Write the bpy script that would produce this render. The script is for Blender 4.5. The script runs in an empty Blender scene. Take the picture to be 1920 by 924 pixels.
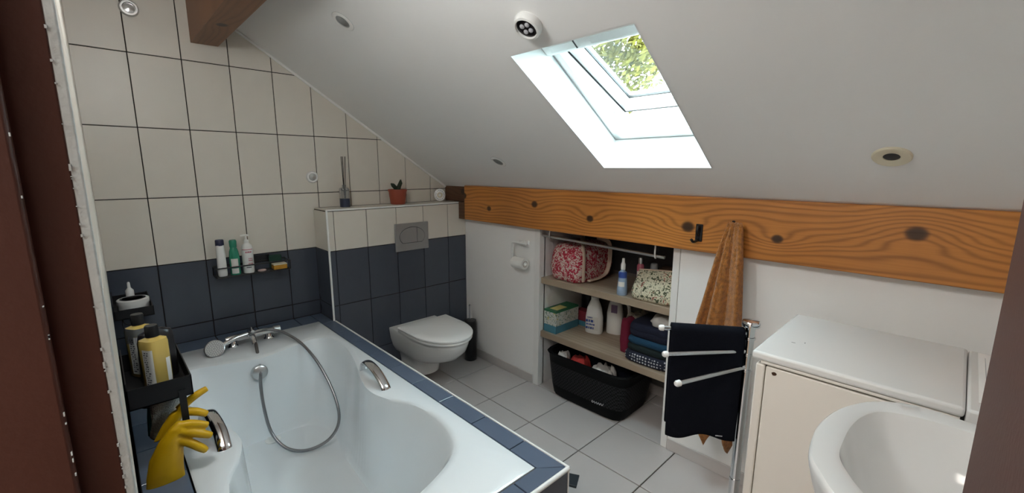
import bpy, math, random
from mathutils import Vector, Matrix, noise as mnoise
R = random.Random(7)
PI = math.pi
SC = bpy.context.scene
COL = SC.collection

# ------------------------------------------------------------------ camera, sky, sun, exposure
cam_d = bpy.data.cameras.new('camera')
cam = bpy.data.objects.new('camera', cam_d)
COL.objects.link(cam)
YAW, PITCH, ROLL = 2.3797, -0.1767, 0.0031
_f = Vector((math.cos(YAW)*math.cos(PITCH), math.sin(YAW)*math.cos(PITCH), math.sin(PITCH)))
_r = _f.cross(Vector((0, 0, 1))).normalized()
_u = _r.cross(_f)
_r2 = math.cos(ROLL)*_r + math.sin(ROLL)*_u
_u2 = -math.sin(ROLL)*_r + math.cos(ROLL)*_u
M = Matrix((( _r2.x, _u2.x, -_f.x, 2.7301), (_r2.y, _u2.y, -_f.y, 0.0217), (_r2.z, _u2.z, -_f.z, 1.3864), (0, 0, 0, 1)))
cam.matrix_world = M
cam_d.sensor_width = 36
cam_d.sensor_fit = 'HORIZONTAL'
cam_d.lens = 814.155/1920*36
cam_d.clip_start = 0.005
SC.camera = cam

world = bpy.data.worlds.new('sky_world')
SC.world = world
world.use_nodes = True
bg = world.node_tree.nodes['Background']
bg.inputs[0].default_value = (0.72, 0.90, 1.0, 1)
bg.inputs[1].default_value = 18.0

sun_d = bpy.data.lights.new('sun', 'SUN')
sun_d.energy = 6.0
sun_d.angle = 0.009
sun_d.color = (1, 0.95, 0.86)
sun = bpy.data.objects.new('sun', sun_d)
COL.objects.link(sun)
sun.rotation_euler = Vector((0.20, 0.756, -0.644)).to_track_quat('-Z', 'Y').to_euler()
sun.location = (0, -3, 6)

SC.view_settings.view_transform = 'Standard'
SC.view_settings.look = 'None'
SC.view_settings.gamma = 1
SC.view_settings.use_curve_mapping = False
SC.view_settings.exposure = 0.64
try:
    SC.cycles.max_bounces = 12
    SC.cycles.diffuse_bounces = 8
    SC.cycles.glossy_bounces = 6
    SC.cycles.transmission_bounces = 8
    SC.cycles.sample_clamp_indirect = 0
    SC.cycles.caustics_reflective = False
    SC.cycles.caustics_refractive = False
except Exception:
    pass

# ------------------------------------------------------------------ materials
def new_mat(name):
    m = bpy.data.materials.new(name)
    m.use_nodes = True
    nt = m.node_tree
    return m, nt, nt.nodes['Principled BSDF']

def mat(name, col, rough=0.5, metal=0.0, var=0.0, scale=8, bump=0.0, bscale=60, spec=0.5, trans=0.0, ior=1.45, coat=0.0, sheen=0.0):
    m, nt, p = new_mat(name)
    N, L = nt.nodes, nt.links
    p.inputs['Base Color'].default_value = (*col, 1)
    p.inputs['Roughness'].default_value = rough
    p.inputs['Metallic'].default_value = metal
    p.inputs['Specular IOR Level'].default_value = spec
    p.inputs['Transmission Weight'].default_value = trans
    p.inputs['IOR'].default_value = ior
    p.inputs['Coat Weight'].default_value = coat
    p.inputs['Sheen Weight'].default_value = sheen
    tc = N.new('ShaderNodeTexCoord')
    if var > 0:
        nz = N.new('ShaderNodeTexNoise'); nz.inputs['Scale'].default_value = scale; nz.inputs['Detail'].default_value = 4
        L.new(tc.outputs['Object'], nz.inputs['Vector'])
        mx = N.new('ShaderNodeMixRGB'); mx.blend_type = 'MIX'
        mx.inputs[1].default_value = (*[max(0, c*(1-var)) for c in col], 1)
        mx.inputs[2].default_value = (*[min(1, c*(1+var)) for c in col], 1)
        L.new(nz.outputs['Fac'], mx.inputs[0]); L.new(mx.outputs[0], p.inputs['Base Color'])
    if bump > 0:
        nb = N.new('ShaderNodeTexNoise'); nb.inputs['Scale'].default_value = bscale; nb.inputs['Detail'].default_value = 3
        L.new(tc.outputs['Object'], nb.inputs['Vector'])
        b = N.new('ShaderNodeBump'); b.inputs['Strength'].default_value = bump; b.inputs['Distance'].default_value = 0.01
        L.new(nb.outputs['Fac'], b.inputs['Height']); L.new(b.outputs['Normal'], p.inputs['Normal'])
    return m

def tile_mat(name, col, rough, var=0.05, bump=0.03):
    """glazed tile: slight per-tile tone plus cloudy variation"""
    m, nt, p = new_mat(name)
    N, L = nt.nodes, nt.links
    oi = N.new('ShaderNodeObjectInfo')
    tc = N.new('ShaderNodeTexCoord')
    nz = N.new('ShaderNodeTexNoise'); nz.inputs['Scale'].default_value = 14; nz.inputs['Detail'].default_value = 5
    va = N.new('ShaderNodeVectorMath'); va.operation = 'ADD'
    L.new(tc.outputs['Object'], va.inputs[0]); L.new(oi.outputs['Location'], va.inputs[1])
    L.new(va.outputs[0], nz.inputs['Vector'])
    ad = N.new('ShaderNodeMath'); ad.operation = 'ADD'
    ml = N.new('ShaderNodeMath'); ml.operation = 'MULTIPLY'; ml.inputs[1].default_value = 0.5
    L.new(oi.outputs['Random'], ml.inputs[0]); L.new(ml.outputs[0], ad.inputs[0])
    m2 = N.new('ShaderNodeMath'); m2.operation = 'MULTIPLY'; m2.inputs[1].default_value = 0.5
    L.new(nz.outputs['Fac'], m2.inputs[0]); L.new(m2.outputs[0], ad.inputs[1])
    mx = N.new('ShaderNodeMixRGB')
    mx.inputs[1].default_value = (*[c*(1-var) for c in col], 1)
    mx.inputs[2].default_value = (*[c*(1+var) for c in col], 1)
    L.new(ad.outputs[0], mx.inputs[0]); L.new(mx.outputs[0], p.inputs['Base Color'])
    p.inputs['Roughness'].default_value = rough
    b = N.new('ShaderNodeBump'); b.inputs['Strength'].default_value = bump; b.inputs['Distance'].default_value = 0.02
    L.new(nz.outputs['Fac'], b.inputs['Height']); L.new(b.outputs['Normal'], p.inputs['Normal'])
    return m

def wood_mat(name, light, dark, knots=(), freq=42, along='X', rough=0.42, up='Z', contrast=1.0, bend=1.0):
    m, nt, p = new_mat(name)
    N, L = nt.nodes, nt.links
    tc = N.new('ShaderNodeTexCoord')
    sp = N.new('ShaderNodeSeparateXYZ'); L.new(tc.outputs['Object'], sp.inputs[0])
    def math_(op, a, b=None):
        n = N.new('ShaderNodeMath'); n.operation = op
        for i, v in enumerate((a, b)):
            if v is None: continue
            if isinstance(v, (int, float)): n.inputs[i].default_value = v
            else: L.new(v, n.inputs[i])
        return n.outputs[0]
    xa = sp.outputs[along]; zu = sp.outputs[up]
    cb = N.new('ShaderNodeCombineXYZ'); L.new(math_('MULTIPLY', xa, 1.3), cb.inputs[0]); L.new(math_('MULTIPLY', zu, 9.0), cb.inputs[1])
    n1 = N.new('ShaderNodeTexNoise'); n1.inputs['Scale'].default_value = 1.0; n1.inputs['Detail'].default_value = 2
    L.new(cb.outputs[0], n1.inputs['Vector'])
    val = math_('ADD', zu, math_('MULTIPLY', n1.outputs['Fac'], 0.085*bend))
    spots = None
    for (kx, kz, rad, amp) in knots:
        dx = math_('SUBTRACT', xa, kx); dz = math_('SUBTRACT', zu, kz)
        ex = math_('MULTIPLY', math_('MULTIPLY', dx, dx), 1/(rad*5.5)**2)
        ez = math_('MULTIPLY', math_('MULTIPLY', dz, dz), 1/(rad*3.2)**2)
        bumpv = math_('POWER', 2.718, math_('MULTIPLY', math_('ADD', ex, ez), -1.0))
        val = math_('ADD', val, math_('MULTIPLY', bumpv, amp))
        rx = math_('MULTIPLY', math_('MULTIPLY', dx, dx), 1/(rad*1.25)**2)
        rz = math_('MULTIPLY', math_('MULTIPLY', dz, dz), 1/(rad)**2)
        k = math_('POWER', 2.718, math_('MULTIPLY', math_('POWER', math_('ADD', rx, rz), 3.5), -1.0))
        spots = k if spots is None else math_('MAXIMUM', spots, k)
    s = math_('SINE', math_('MULTIPLY', val, freq*2*PI))
    s = math_('MULTIPLY', math_('ADD', s, 1.0), 0.5)
    s = math_('POWER', s, 2.2)
    # fine streaks
    c2 = N.new('ShaderNodeCombineXYZ'); L.new(math_('MULTIPLY', xa, 3.0), c2.inputs[0]); L.new(math_('MULTIPLY', zu, 160.0), c2.inputs[1])
    n2 = N.new('ShaderNodeTexNoise'); n2.inputs['Scale'].default_value = 1.0; n2.inputs['Detail'].default_value = 3
    L.new(c2.outputs[0], n2.inputs['Vector'])
    n3 = N.new('ShaderNodeTexNoise'); n3.inputs['Scale'].default_value = 2.5; L.new(tc.outputs['Object'], n3.inputs['Vector'])
    f = math_('ADD', math_('MULTIPLY', s, 0.40*contrast), math_('MULTIPLY', math_('SUBTRACT', n2.outputs['Fac'], 0.3), 0.35))
    f = math_('ADD', f, math_('MULTIPLY', math_('SUBTRACT', n3.outputs['Fac'], 0.45), 0.8))
    mx = N.new('ShaderNodeMixRGB'); mx.use_clamp = True
    mx.inputs[1].default_value = (*light, 1); mx.inputs[2].default_value = (*dark, 1)
    L.new(f, mx.inputs[0])
    out = mx.outputs[0]
    if spots is not None:
        m3 = N.new('ShaderNodeMixRGB'); m3.inputs[2].default_value = (0.035, 0.017, 0.01, 1)
        L.new(math_('MULTIPLY', spots, 0.95), m3.inputs[0]); L.new(out, m3.inputs[1]); out = m3.outputs[0]
    L.new(out, p.inputs['Base Color'])
    p.inputs['Roughness'].default_value = rough
    b = N.new('ShaderNodeBump'); b.inputs['Strength'].default_value = 0.12; b.inputs['Distance'].default_value = 0.004
    L.new(f, b.inputs['Height']); L.new(b.outputs['Normal'], p.inputs['Normal'])
    return m

def pattern_mat(name, base, cols, scale=60, thr=0.5, rough=0.85, kind='VORONOI', stretch=(1, 1, 1)):
    """printed cloth / print: blotches of several colours over a base"""
    m, nt, p = new_mat(name)
    N, L = nt.nodes, nt.links
    tc = N.new('ShaderNodeTexCoord')
    mp = N.new('ShaderNodeMapping'); mp.inputs['Scale'].default_value = stretch
    L.new(tc.outputs['Object'], mp.inputs[0])
    cur = None
    for i, (c, th, sc) in enumerate(cols):
        mp2 = N.new('ShaderNodeMapping'); mp2.inputs['Location'].default_value = (i*3.7, i*1.9, i*2.3)
        L.new(mp.outputs[0], mp2.inputs[0])
        if kind == 'DOTS':
            t = N.new('ShaderNodeTexVoronoi'); t.inputs['Scale'].default_value = scale*sc; t.inputs['Randomness'].default_value = 0.25
            L.new(mp2.outputs[0], t.inputs['Vector']); o = t.outputs['Distance']; op = 'LESS_THAN'
        else:
            t = N.new('ShaderNodeTexNoise'); t.inputs['Scale'].default_value = scale*sc; t.inputs['Detail'].default_value = 2.0; t.inputs['Distortion'].default_value = 1.5
            L.new(mp2.outputs[0], t.inputs['Vector']); o = t.outputs['Fac']; op = 'GREATER_THAN'
        g = N.new('ShaderNodeMath'); g.operation = op; g.inputs[1].default_value = th
        L.new(o, g.inputs[0])
        mx = N.new('ShaderNodeMixRGB'); mx.inputs[2].default_value = (*c, 1)
        L.new(g.outputs[0], mx.inputs[0])
        if cur is None: mx.inputs[1].default_value = (*base, 1)
        else: L.new(cur, mx.inputs[1])
        cur = mx.outputs[0]
    L.new(cur, p.inputs['Base Color'])
    p.inputs['Roughness'].default_value = rough
    return m

def lattice_mat(name, col, hole, scale=95):
    m, nt, p = new_mat(name)
    N, L = nt.nodes, nt.links
    tc = N.new('ShaderNodeTexCoord')
    ch = N.new('ShaderNodeTexChecker'); ch.inputs['Scale'].default_value = scale
    ch.inputs['Color1'].default_value = (*col, 1); ch.inputs['Color2'].default_value = (*hole, 1)
    L.new(tc.outputs['Object'], ch.inputs['Vector']); L.new(ch.outputs['Color'], p.inputs['Base Color'])
    b = N.new('ShaderNodeBump'); b.inputs['Strength'].default_value = 0.8; b.inputs['Distance'].default_value = 0.004
    L.new(ch.outputs['Fac'], b.inputs['Height']); L.new(b.outputs['Normal'], p.inputs['Normal'])
    p.inputs['Roughness'].default_value = 0.6
    p.inputs['Specular IOR Level'].default_value = 0.15
    return m

def pane_mat(name):
    m = bpy.data.materials.new(name); m.use_nodes = True
    nt = m.node_tree; N, L = nt.nodes, nt.links
    N.remove(N['Principled BSDF'])
    t = N.new('ShaderNodeBsdfTransparent'); t.inputs[0].default_value = (0.93, 0.96, 0.95, 1)
    g = N.new('ShaderNodeBsdfGlossy'); g.inputs['Roughness'].default_value = 0.02
    mx = N.new('ShaderNodeMixShader'); mx.inputs[0].default_value = 0.05
    L.new(t.outputs[0], mx.inputs[1]); L.new(g.outputs[0], mx.inputs[2]); L.new(mx.outputs[0], N['Material Output'].inputs[0])
    return m

MT = dict(
    white_tile=tile_mat('cream wall tile', (0.66, 0.62, 0.55), 0.38),
    dark_tile=tile_mat('anthracite wall tile', (0.060, 0.070, 0.092), 0.26, var=0.10),
    ledge_tile=tile_mat('sky tinted ledge tile', (0.095, 0.125, 0.180), 0.22, var=0.08),  # lighter, bluer copy of the dark tile: sky reflection put into the colour
    floor_tile=tile_mat('greige floor tile', (0.54, 0.505, 0.49), 0.30, var=0.05, bump=0.06),
    grout_dark=mat('dark grout', (0.02, 0.016, 0.014), 0.9, var=0.2, scale=60),
    grout_floor=mat('floor grout', (0.05, 0.042, 0.036), 0.9, var=0.2, scale=60),
    plaster=mat('ceiling paint', (0.80, 0.795, 0.785), 0.75, var=0.03, scale=2.5, bump=0.04, bscale=35),
    wall_paint=mat('white wall paint', (0.88, 0.87, 0.855), 0.6, var=0.02, scale=2.0, bump=0.03, bscale=50),
    trim_paint=mat('white trim paint', (0.82, 0.81, 0.79), 0.4, bump=0.02),
    old_paint=mat('chipped white paint', (0.62, 0.69, 0.71), 0.55, var=0.15, scale=40, bump=0.2, bscale=120),
    brown_paint=mat('brown gloss paint', (0.072, 0.022, 0.014), 0.55, var=0.25, scale=3, bump=0.06, bscale=140),
    reveal=mat('white reveal paint', (0.85, 0.87, 0.86), 0.5),
    win_white=mat('white lacquer', (0.84, 0.85, 0.84), 0.3),
    seal=mat('black rubber seal', (0.02, 0.02, 0.02), 0.6),
    enamel=mat('white bath acrylic', (0.78, 0.82, 0.84), 0.12, coat=0.3),
    ceramic=mat('white ceramic', (0.84, 0.84, 0.82), 0.10, coat=0.4),
    seat=mat('white seat plastic', (0.92, 0.92, 0.90), 0.2),
    chrome=mat('chrome', (0.75, 0.75, 0.76), 0.10, 1.0),
    chrome_soft=mat('brushed chrome', (0.62, 0.62, 0.62), 0.28, 1.0),
    matt_grey=mat('satin grey plate', (0.36, 0.36, 0.355), 0.35, 0.6),
    black_metal=mat('black powder coat', (0.008, 0.008, 0.009), 0.42),
    black_plastic=mat('black plastic', (0.010, 0.010, 0.011), 0.32),
    white_plastic=mat('white plastic', (0.80, 0.80, 0.78), 0.3),
    trim_white=mat('white tile edging', (0.80, 0.80, 0.78), 0.35),
    machine=mat('white enamelled steel', (0.76, 0.72, 0.66), 0.32, var=0.03, scale=5),
    machine_lid=mat('white machine lid', (0.72, 0.72, 0.71), 0.25),
    shadow_gap=mat('gap', (0.02, 0.02, 0.02), 0.8),
    rust=mat('rust', (0.05, 0.022, 0.01), 0.9, var=0.4, scale=200),
    glass=pane_mat('window glass'),
    niche_dark=mat('dark board', (0.055, 0.055, 0.06), 0.7),
    niche_back=mat('niche back board', (0.17, 0.155, 0.14), 0.8),
    oak=wood_mat('grey oak shelf', (0.42, 0.33, 0.24), (0.20, 0.145, 0.10), freq=30, up='Y', contrast=0.7),
    beam=wood_mat('varnished pine beam', (0.60, 0.235, 0.050), (0.13, 0.032, 0.007),
                  knots=[(0.539, 1.127, 0.017, 0.020), (0.953, 1.180, 0.020, 0.030), (1.358, 1.128, 0.018, 0.045), (1.888, 1.137, 0.024, 0.060),
                         (2.24, 1.124, 0.017, 0.050), (2.629, 1.187, 0.024, -0.085), (0.27, 1.20, 0.022, 0.02)], freq=46, rough=0.36),
    beam_old=wood_mat('dark pine beam', (0.13, 0.06, 0.028), (0.05, 0.022, 0.012), knots=[(0.22, 1.225, 0.022, 0.03)], freq=40, rough=0.5),
    purlin=wood_mat('stained purlin', (0.26, 0.115, 0.05), (0.11, 0.045, 0.020), knots=[(0.42, 0.50, 0.022, 0.03)], freq=36, up='Y', rough=0.5),
    terracotta=mat('terracotta plastic', (0.30, 0.065, 0.035), 0.55),
    plant=mat('dark succulent', (0.02, 0.032, 0.015), 0.6),
    soil=mat('soil', (0.03, 0.02, 0.014), 0.95),
    clear=mat('clear glass', (0.80, 0.84, 0.86), 0.05, trans=0.85, ior=1.3),
    navy_label=mat('navy label', (0.02, 0.028, 0.06), 0.5),
    reed=mat('black reed', (0.012, 0.011, 0.011), 0.8),
    yellow_gel=mat('yellow shower gel', (0.66, 0.47, 0.13), 0.18, trans=0.12, coat=0.4),
    label_white=mat('white label', (0.72, 0.72, 0.68), 0.5),
    ink=mat('dark print', (0.03, 0.03, 0.04), 0.6),
    ink_blue=mat('blue print', (0.03, 0.07, 0.28), 0.5),
    ink_red=mat('red print', (0.45, 0.05, 0.10), 0.5),
    ink_grey=mat('grey print', (0.35, 0.36, 0.38), 0.5),
    gold_print=mat('pale yellow print', (0.65, 0.55, 0.20), 0.5),
    green_bottle=mat('green bottle', (0.035, 0.26, 0.16), 0.25),
    green_dark=mat('dark green scourer', (0.012, 0.045, 0.032), 0.9, bump=0.4, bscale=300),
    sponge=mat('orange sponge', (0.52, 0.26, 0.03), 0.95, var=0.2, scale=90, bump=0.5, bscale=220),
    soap=mat('pale pink soap', (0.50, 0.36, 0.33), 0.5),
    navy_cap=mat('navy cap', (0.012, 0.016, 0.05), 0.4),
    rubber=mat('yellow rubber', (0.64, 0.37, 0.004), 0.42, var=0.08, scale=30),
    teal=mat('teal plastic', (0.01, 0.16, 0.16), 0.5),
    grey_mesh=mat('pale grey scrub pad', (0.58, 0.60, 0.58), 0.85, bump=0.6, bscale=350),
    navy_towel=mat('navy towel', (0.0045, 0.0055, 0.010), 0.95, bump=0.5, bscale=500, spec=0.15),
    orange_towel=mat('ochre terry towel', (0.42, 0.150, 0.020), 0.95, var=0.8, scale=75, bump=0.9, bscale=300, sheen=0.3),
    paper=mat('toilet paper', (0.82, 0.81, 0.78), 0.9, bump=0.1, bscale=200),
    hose_metal=mat('hose metal', (0.30, 0.30, 0.31), 0.3, 1.0),
    spray_grey=mat('grey spray face', (0.42, 0.43, 0.43), 0.4),
    basin=mat('grey basin ceramic', (0.70, 0.70, 0.69), 0.12, coat=0.3),  # greyer than the other ceramic
    card=mat('cardboard core', (0.22, 0.13, 0.08), 0.9),
    red_bag=pattern_mat('red floral cloth', (0.62, 0.49, 0.44), [((0.36, 0.015, 0.035), 0.50, 1.0), ((0.50, 0.05, 0.09), 0.60, 1.3)], scale=52),
    cream=mat('cream webbing', (0.62, 0.47, 0.36), 0.8, bump=0.1, bscale=300),
    floral=pattern_mat('floral pouch cloth', (0.66, 0.62, 0.46), [((0.07, 0.085, 0.04), 0.56, 1.0), ((0.33, 0.10, 0.07), 0.66, 0.6), ((0.05, 0.05, 0.05), 0.64, 1.8)], scale=60),
    blue_bottle=mat('pale blue bottle', (0.36, 0.47, 0.62), 0.2, trans=0.15),
    dots=pattern_mat('navy dotted cloth', (0.010, 0.013, 0.030), [((0.55, 0.55, 0.58), 0.30, 1.0)], scale=62, kind='DOTS'),
    towel_green=mat('black green towel', (0.010, 0.019, 0.020), 0.95, bump=0.4, bscale=400),
    towel_blue=mat('petrol blue towel', (0.010, 0.052, 0.105), 0.95, bump=0.4, bscale=400),
    towel_navy=mat('dark navy cloth', (0.008, 0.010, 0.026), 0.95, bump=0.4, bscale=400),
    crimson=mat('crimson cloth', (0.16, 0.008, 0.03), 0.9),
    white_cloth=mat('white cloth', (0.62, 0.60, 0.57), 0.9, bump=0.2, bscale=150),
    red_cloth=mat('red cloth', (0.42, 0.035, 0.03), 0.9, bump=0.2, bscale=150),
    basket=mat('black basket plastic', (0.005, 0.005, 0.0055), 0.6, spec=.12),
    basket_lattice=lattice_mat('black basket lattice', (0.005, 0.005, 0.0055), (0.022, 0.022, 0.024)),
    silver=mat('silver print', (0.45, 0.45, 0.46), 0.4),
    box_green=mat('green box print', (0.02, 0.13, 0.06), 0.5),
    box_print=pattern_mat('printed box side', (0.55, 0.56, 0.52), [((0.12, 0.20, 0.16), 0.58, 1.0), ((0.45, 0.38, 0.12), 0.66, 0.8)], scale=70, rough=0.5),
    box_teal=mat('teal box band', (0.06, 0.20, 0.27), 0.5),
    pink_lid=mat('wine red lid', (0.22, 0.03, 0.045), 0.5),
    lilac=mat('lilac print', (0.20, 0.13, 0.24), 0.5),
    bag_plastic=pattern_mat('printed plastic pack', (0.55, 0.50, 0.42), [((0.10, 0.09, 0.08), 0.62, 1.0), ((0.40, 0.20, 0.18), 0.66, 0.7)], scale=40, rough=0.4),
    black_bottle=mat('black bottle', (0.012, 0.011, 0.013), 0.3),
    pink_can=mat('pink can', (0.42, 0.10, 0.14), 0.3),
    beige_box=mat('brown box', (0.16, 0.09, 0.06), 0.7),
    grey_box=mat('grey box', (0.16, 0.16, 0.18), 0.6),
    cream_ring=mat('ivory ring', (0.66, 0.60, 0.46), 0.4),
    lens=mat('dark lens', (0.015, 0.012, 0.012), 0.15),
    led=mat('led dome', (0.45, 0.45, 0.48), 0.1, coat=0.5),
    bulb_face=mat('bulb reflector', (0.55, 0.55, 0.54), 0.2, 0.6),
    leaf=mat('tree leaves', (0.066, 0.058, 0.009), 0.7, var=0.35, spec=0.1, scale=1.5),
    bark=mat('bark', (0.05, 0.038, 0.028), 0.9, bump=0.5, bscale=30),
    render_wall=mat('white house render', (0.82, 0.80, 0.76), 0.8, bump=0.1, bscale=20),
    roof_tile=mat('roof tile', (0.30, 0.15, 0.10), 0.8, var=0.2, scale=10),
    hall_floor=mat('hall floor', (0.35, 0.26, 0.18), 0.5, var=0.15, scale=4),
    dark_piece=mat('dark matt piece', (0.035, 0.042, 0.05), 0.5),
)

# ------------------------------------------------------------------ mesh helpers
class MB:
    def __init__(s): s.v = []; s.f = []
    def add(s, vs, fs):
        o = len(s.v); s.v += [tuple(v) for v in vs]; s.f += [tuple(i+o for i in f) for f in fs]; return s
    def box(s, x0, x1, y0, y1, z0, z1, tf=None):
        vs = [(x, y, z) for x in (x0, x1) for y in (y0, y1) for z in (z0, z1)]
        if tf: vs = [tf(Vector(v)) for v in vs]
        return s.add(vs, [(0, 1, 3, 2), (4, 6, 7, 5), (0, 4, 5, 1), (2, 3, 7, 6), (0, 2, 6, 4), (1, 5, 7, 3)])
    def loft(s, loops, cap0=True, cap1=True):
        n = len(loops[0]); o = len(s.v)
        for l in loops: s.v += [tuple(p) for p in l]
        for k in range(len(loops)-1):
            for i in range(n):
                a = o+k*n+i; b = o+k*n+(i+1) % n
                s.f.append((a, b, b+n, a+n))
        if cap0: s.f.append(tuple(o+i for i in reversed(range(n))))
        if cap1: s.f.append(tuple(o+(len(loops)-1)*n+i for i in range(n)))
        return s
    def tube(s, pts, r, n=10, caps=True, sx=1.0):
        pts = [Vector(p) for p in pts]
        rs = r if isinstance(r, (list, tuple)) else [r]*len(pts)
        loops = []; prev = None
        for i, p in enumerate(pts):
            t = (pts[min(i+1, len(pts)-1)] - pts[max(i-1, 0)])
            t = t.normalized() if t.length > 1e-9 else Vector((0, 0, 1))
            if prev is None:
                a = Vector((0, 0, 1)) if abs(t.z) < 0.9 else Vector((1, 0, 0))
                u = t.cross(a).normalized()
            else:
                u = (prev - t*prev.dot(t)); u = u.normalized() if u.length > 1e-9 else t.orthogonal().normalized()
            prev = u; w = t.cross(u)
            loops.append([p + (u*math.cos(2*PI*k/n)*sx + w*math.sin(2*PI*k/n))*rs[i] for k in range(n)])
        return s.loft(loops, caps, caps)
    def cyl(s, p0, p1, r0, r1=None, n=24):
        return s.tube([p0, p1], [r0, r0 if r1 is None else r1], n)
    def lathe(s, prof, c=(0, 0, 0), n=28, tf=None, sx=1.0, sy=1.0, e=2.0, rot=0.0):
        """profile (r, z); superellipse exponent e"""
        loops = []
        for r, z in prof:
            l = []
            for k in range(n):
                a = 2*PI*k/n
                ca, sa = math.cos(a), math.sin(a)
                q = (abs(ca)**e + abs(sa)**e)**(-1/e)
                x, y = ca*q*r*sx, sa*q*r*sy
                x, y = x*math.cos(rot)-y*math.sin(rot), x*math.sin(rot)+y*math.cos(rot)
                p = Vector((x, y, z))
                l.append(tf(p) if tf else p + Vector(c))
            loops.append(l)
        return s.loft(loops)
    def prism(s, poly, tf, t, ch=0.0):
        """extrude a 2-D polygon by t along the third axis; chamfered front edge"""
        c = (sum(p[0] for p in poly)/len(poly), sum(p[1] for p in poly)/len(poly))
        def ins(p):
            d = Vector((c[0]-p[0], c[1]-p[1])); l = d.length
            return (p[0]+d.x*ch*1.4/max(l, 1e-6), p[1]+d.y*ch*1.4/max(l, 1e-6))
        ls = [[tf(p[0], p[1], 0) for p in poly], [tf(p[0], p[1], t-ch) for p in poly]]
        if ch > 0: ls.append([tf(*ins(p), t) for p in poly])
        return s.loft(ls)
    def grid(s, nu, nv, fn):
        o = len(s.v)
        for j in range(nv+1):
            for i in range(nu+1): s.v.append(tuple(fn(i/nu, j/nv)))
        for j in range(nv):
            for i in range(nu):
                a = o+j*(nu+1)+i; s.f.append((a, a+1, a+nu+2, a+nu+1))
        return s
    def mesh(s, name):
        me = bpy.data.meshes.new(name); me.from_pydata(s.v, [], s.f); me.validate(); me.update()
        return me

def fix_normals(me):
    import bmesh
    bm = bmesh.new(); bm.from_mesh(me); bmesh.ops.recalc_face_normals(bm, faces=bm.faces); bm.to_mesh(me); bm.free()

def link(name, me, parent=None, kind=None):
    o = bpy.data.objects.new(name, me); COL.objects.link(o)
    if parent is not None:
        o.parent = parent
        if parent.parent is None and parent.type == 'EMPTY':
            o.matrix_parent_inverse = Matrix.Translation(parent.location).inverted()
    if kind: o['kind'] = kind
    return o

def obj(name, mb, m, parent=None, smooth=None, bevel=0.0, seg=2, kind=None, label=None, subd=0, solid=0.0):
    me = mb.mesh(name); fix_normals(me)
    me.materials.append(MT[m] if isinstance(m, str) else m)
    if smooth is not None:
        me.polygons.foreach_set('use_smooth', [True]*len(me.polygons))
        me.set_sharp_from_angle(angle=math.radians(smooth))
    o = link(name, me, parent, kind)
    if solid:
        d = o.modifiers.new('thickness', 'SOLIDIFY'); d.thickness = solid; d.offset = 0
    if subd:
        d = o.modifiers.new('subd', 'SUBSURF'); d.levels = subd; d.render_levels = subd
    if bevel:
        b = o.modifiers.new('bevel', 'BEVEL'); b.width = bevel; b.segments = seg; b.limit_method = 'ANGLE'; b.angle_limit = math.radians(40)
        me.polygons.foreach_set('use_smooth', [True]*len(me.polygons))
        me.set_sharp_from_angle(angle=math.radians(50))
    if label: o['label'] = label
    return o

def tag(o, label, cat, group=None, kind=None):
    o['label'] = label; o['category'] = cat
    if group: o['group'] = group
    if kind: o['kind'] = kind
    return o

def thing(name, loc, label, cat, group=None, kind=None):
    o = bpy.data.objects.new(name, None); COL.objects.link(o)
    o.empty_display_size = 0.05; o.location = loc
    return tag(o, label, cat, group, kind)

def catmull(pts, n=6, closed=False):
    P = [Vector(p) for p in pts]; out = []
    N_ = len(P); rng = range(N_ if closed else N_-1)
    for i in rng:
        p0 = P[(i-1) % N_] if closed or i > 0 else P[0]
        p1 = P[i]; p2 = P[(i+1) % N_]
        p3 = P[(i+2) % N_] if closed or i+2 < N_ else P[-1]
        for k in range(n):
            t = k/n
            out.append(0.5*((2*p1)+(p2-p0)*t+(2*p0-5*p1+4*p2-p3)*t*t+(3*p1-p0-3*p2+p3)*t**3))
    if not closed: out.append(P[-1].copy())
    return out

def clip(poly, a, b, c):
    """keep a*x+b*y<=c"""
    out = []
    for i in range(len(poly)):
        p, q = poly[i], poly[(i+1) % len(poly)]
        dp, dq = a*p[0]+b*p[1]-c, a*q[0]+b*q[1]-c
        if dp <= 0: out.append(p)
        if (dp < 0) != (dq < 0) and abs(dp-dq) > 1e-12:
            t = dp/(dp-dq)
            if 0 < t < 1: out.append((p[0]+(q[0]-p[0])*t, p[1]+(q[1]-p[1])*t))
    return out

def area(poly):
    return abs(sum(poly[i][0]*poly[(i+1) % len(poly)][1]-poly[(i+1) % len(poly)][0]*poly[i][1] for i in range(len(poly))))/2

TILE_CACHE = {}
def tile(poly, frame, m, parent, t=0.006, ch=0.0012, name='tile'):
    """one tile: polygon in wall (u, v) coordinates; frame = (origin, U, V, N)"""
    if len(poly) < 3 or area(poly) < 2e-5: return
    O_, U_, V_, N_ = frame
    c = (sum(p[0] for p in poly)/len(poly), sum(p[1] for p in poly)/len(poly))
    rel = [(round(p[0]-c[0], 4), round(p[1]-c[1], 4)) for p in poly]
    key = (tuple(rel), tuple(U_), tuple(V_), m, t)
    if key not in TILE_CACHE:
        b = MB(); b.prism(rel, lambda x, y, z: U_*x+V_*y+N_*z, t, ch)
        me = b.mesh(name); fix_normals(me); me.materials.append(MT[m]); TILE_CACHE[key] = me
    o = link(name, TILE_CACHE[key], parent)
    o.location = O_ + U_*c[0] + V_*c[1]
    return o

def rect(a0, a1, b0, b1, g=0.0021):
    return [(a0+g, b0+g), (a1-g, b0+g), (a1-g, b1-g), (a0+g, b1-g)]
VX, VY, VZ = Vector((1, 0, 0)), Vector((0, 1, 0)), Vector((0, 0, 1))

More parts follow.
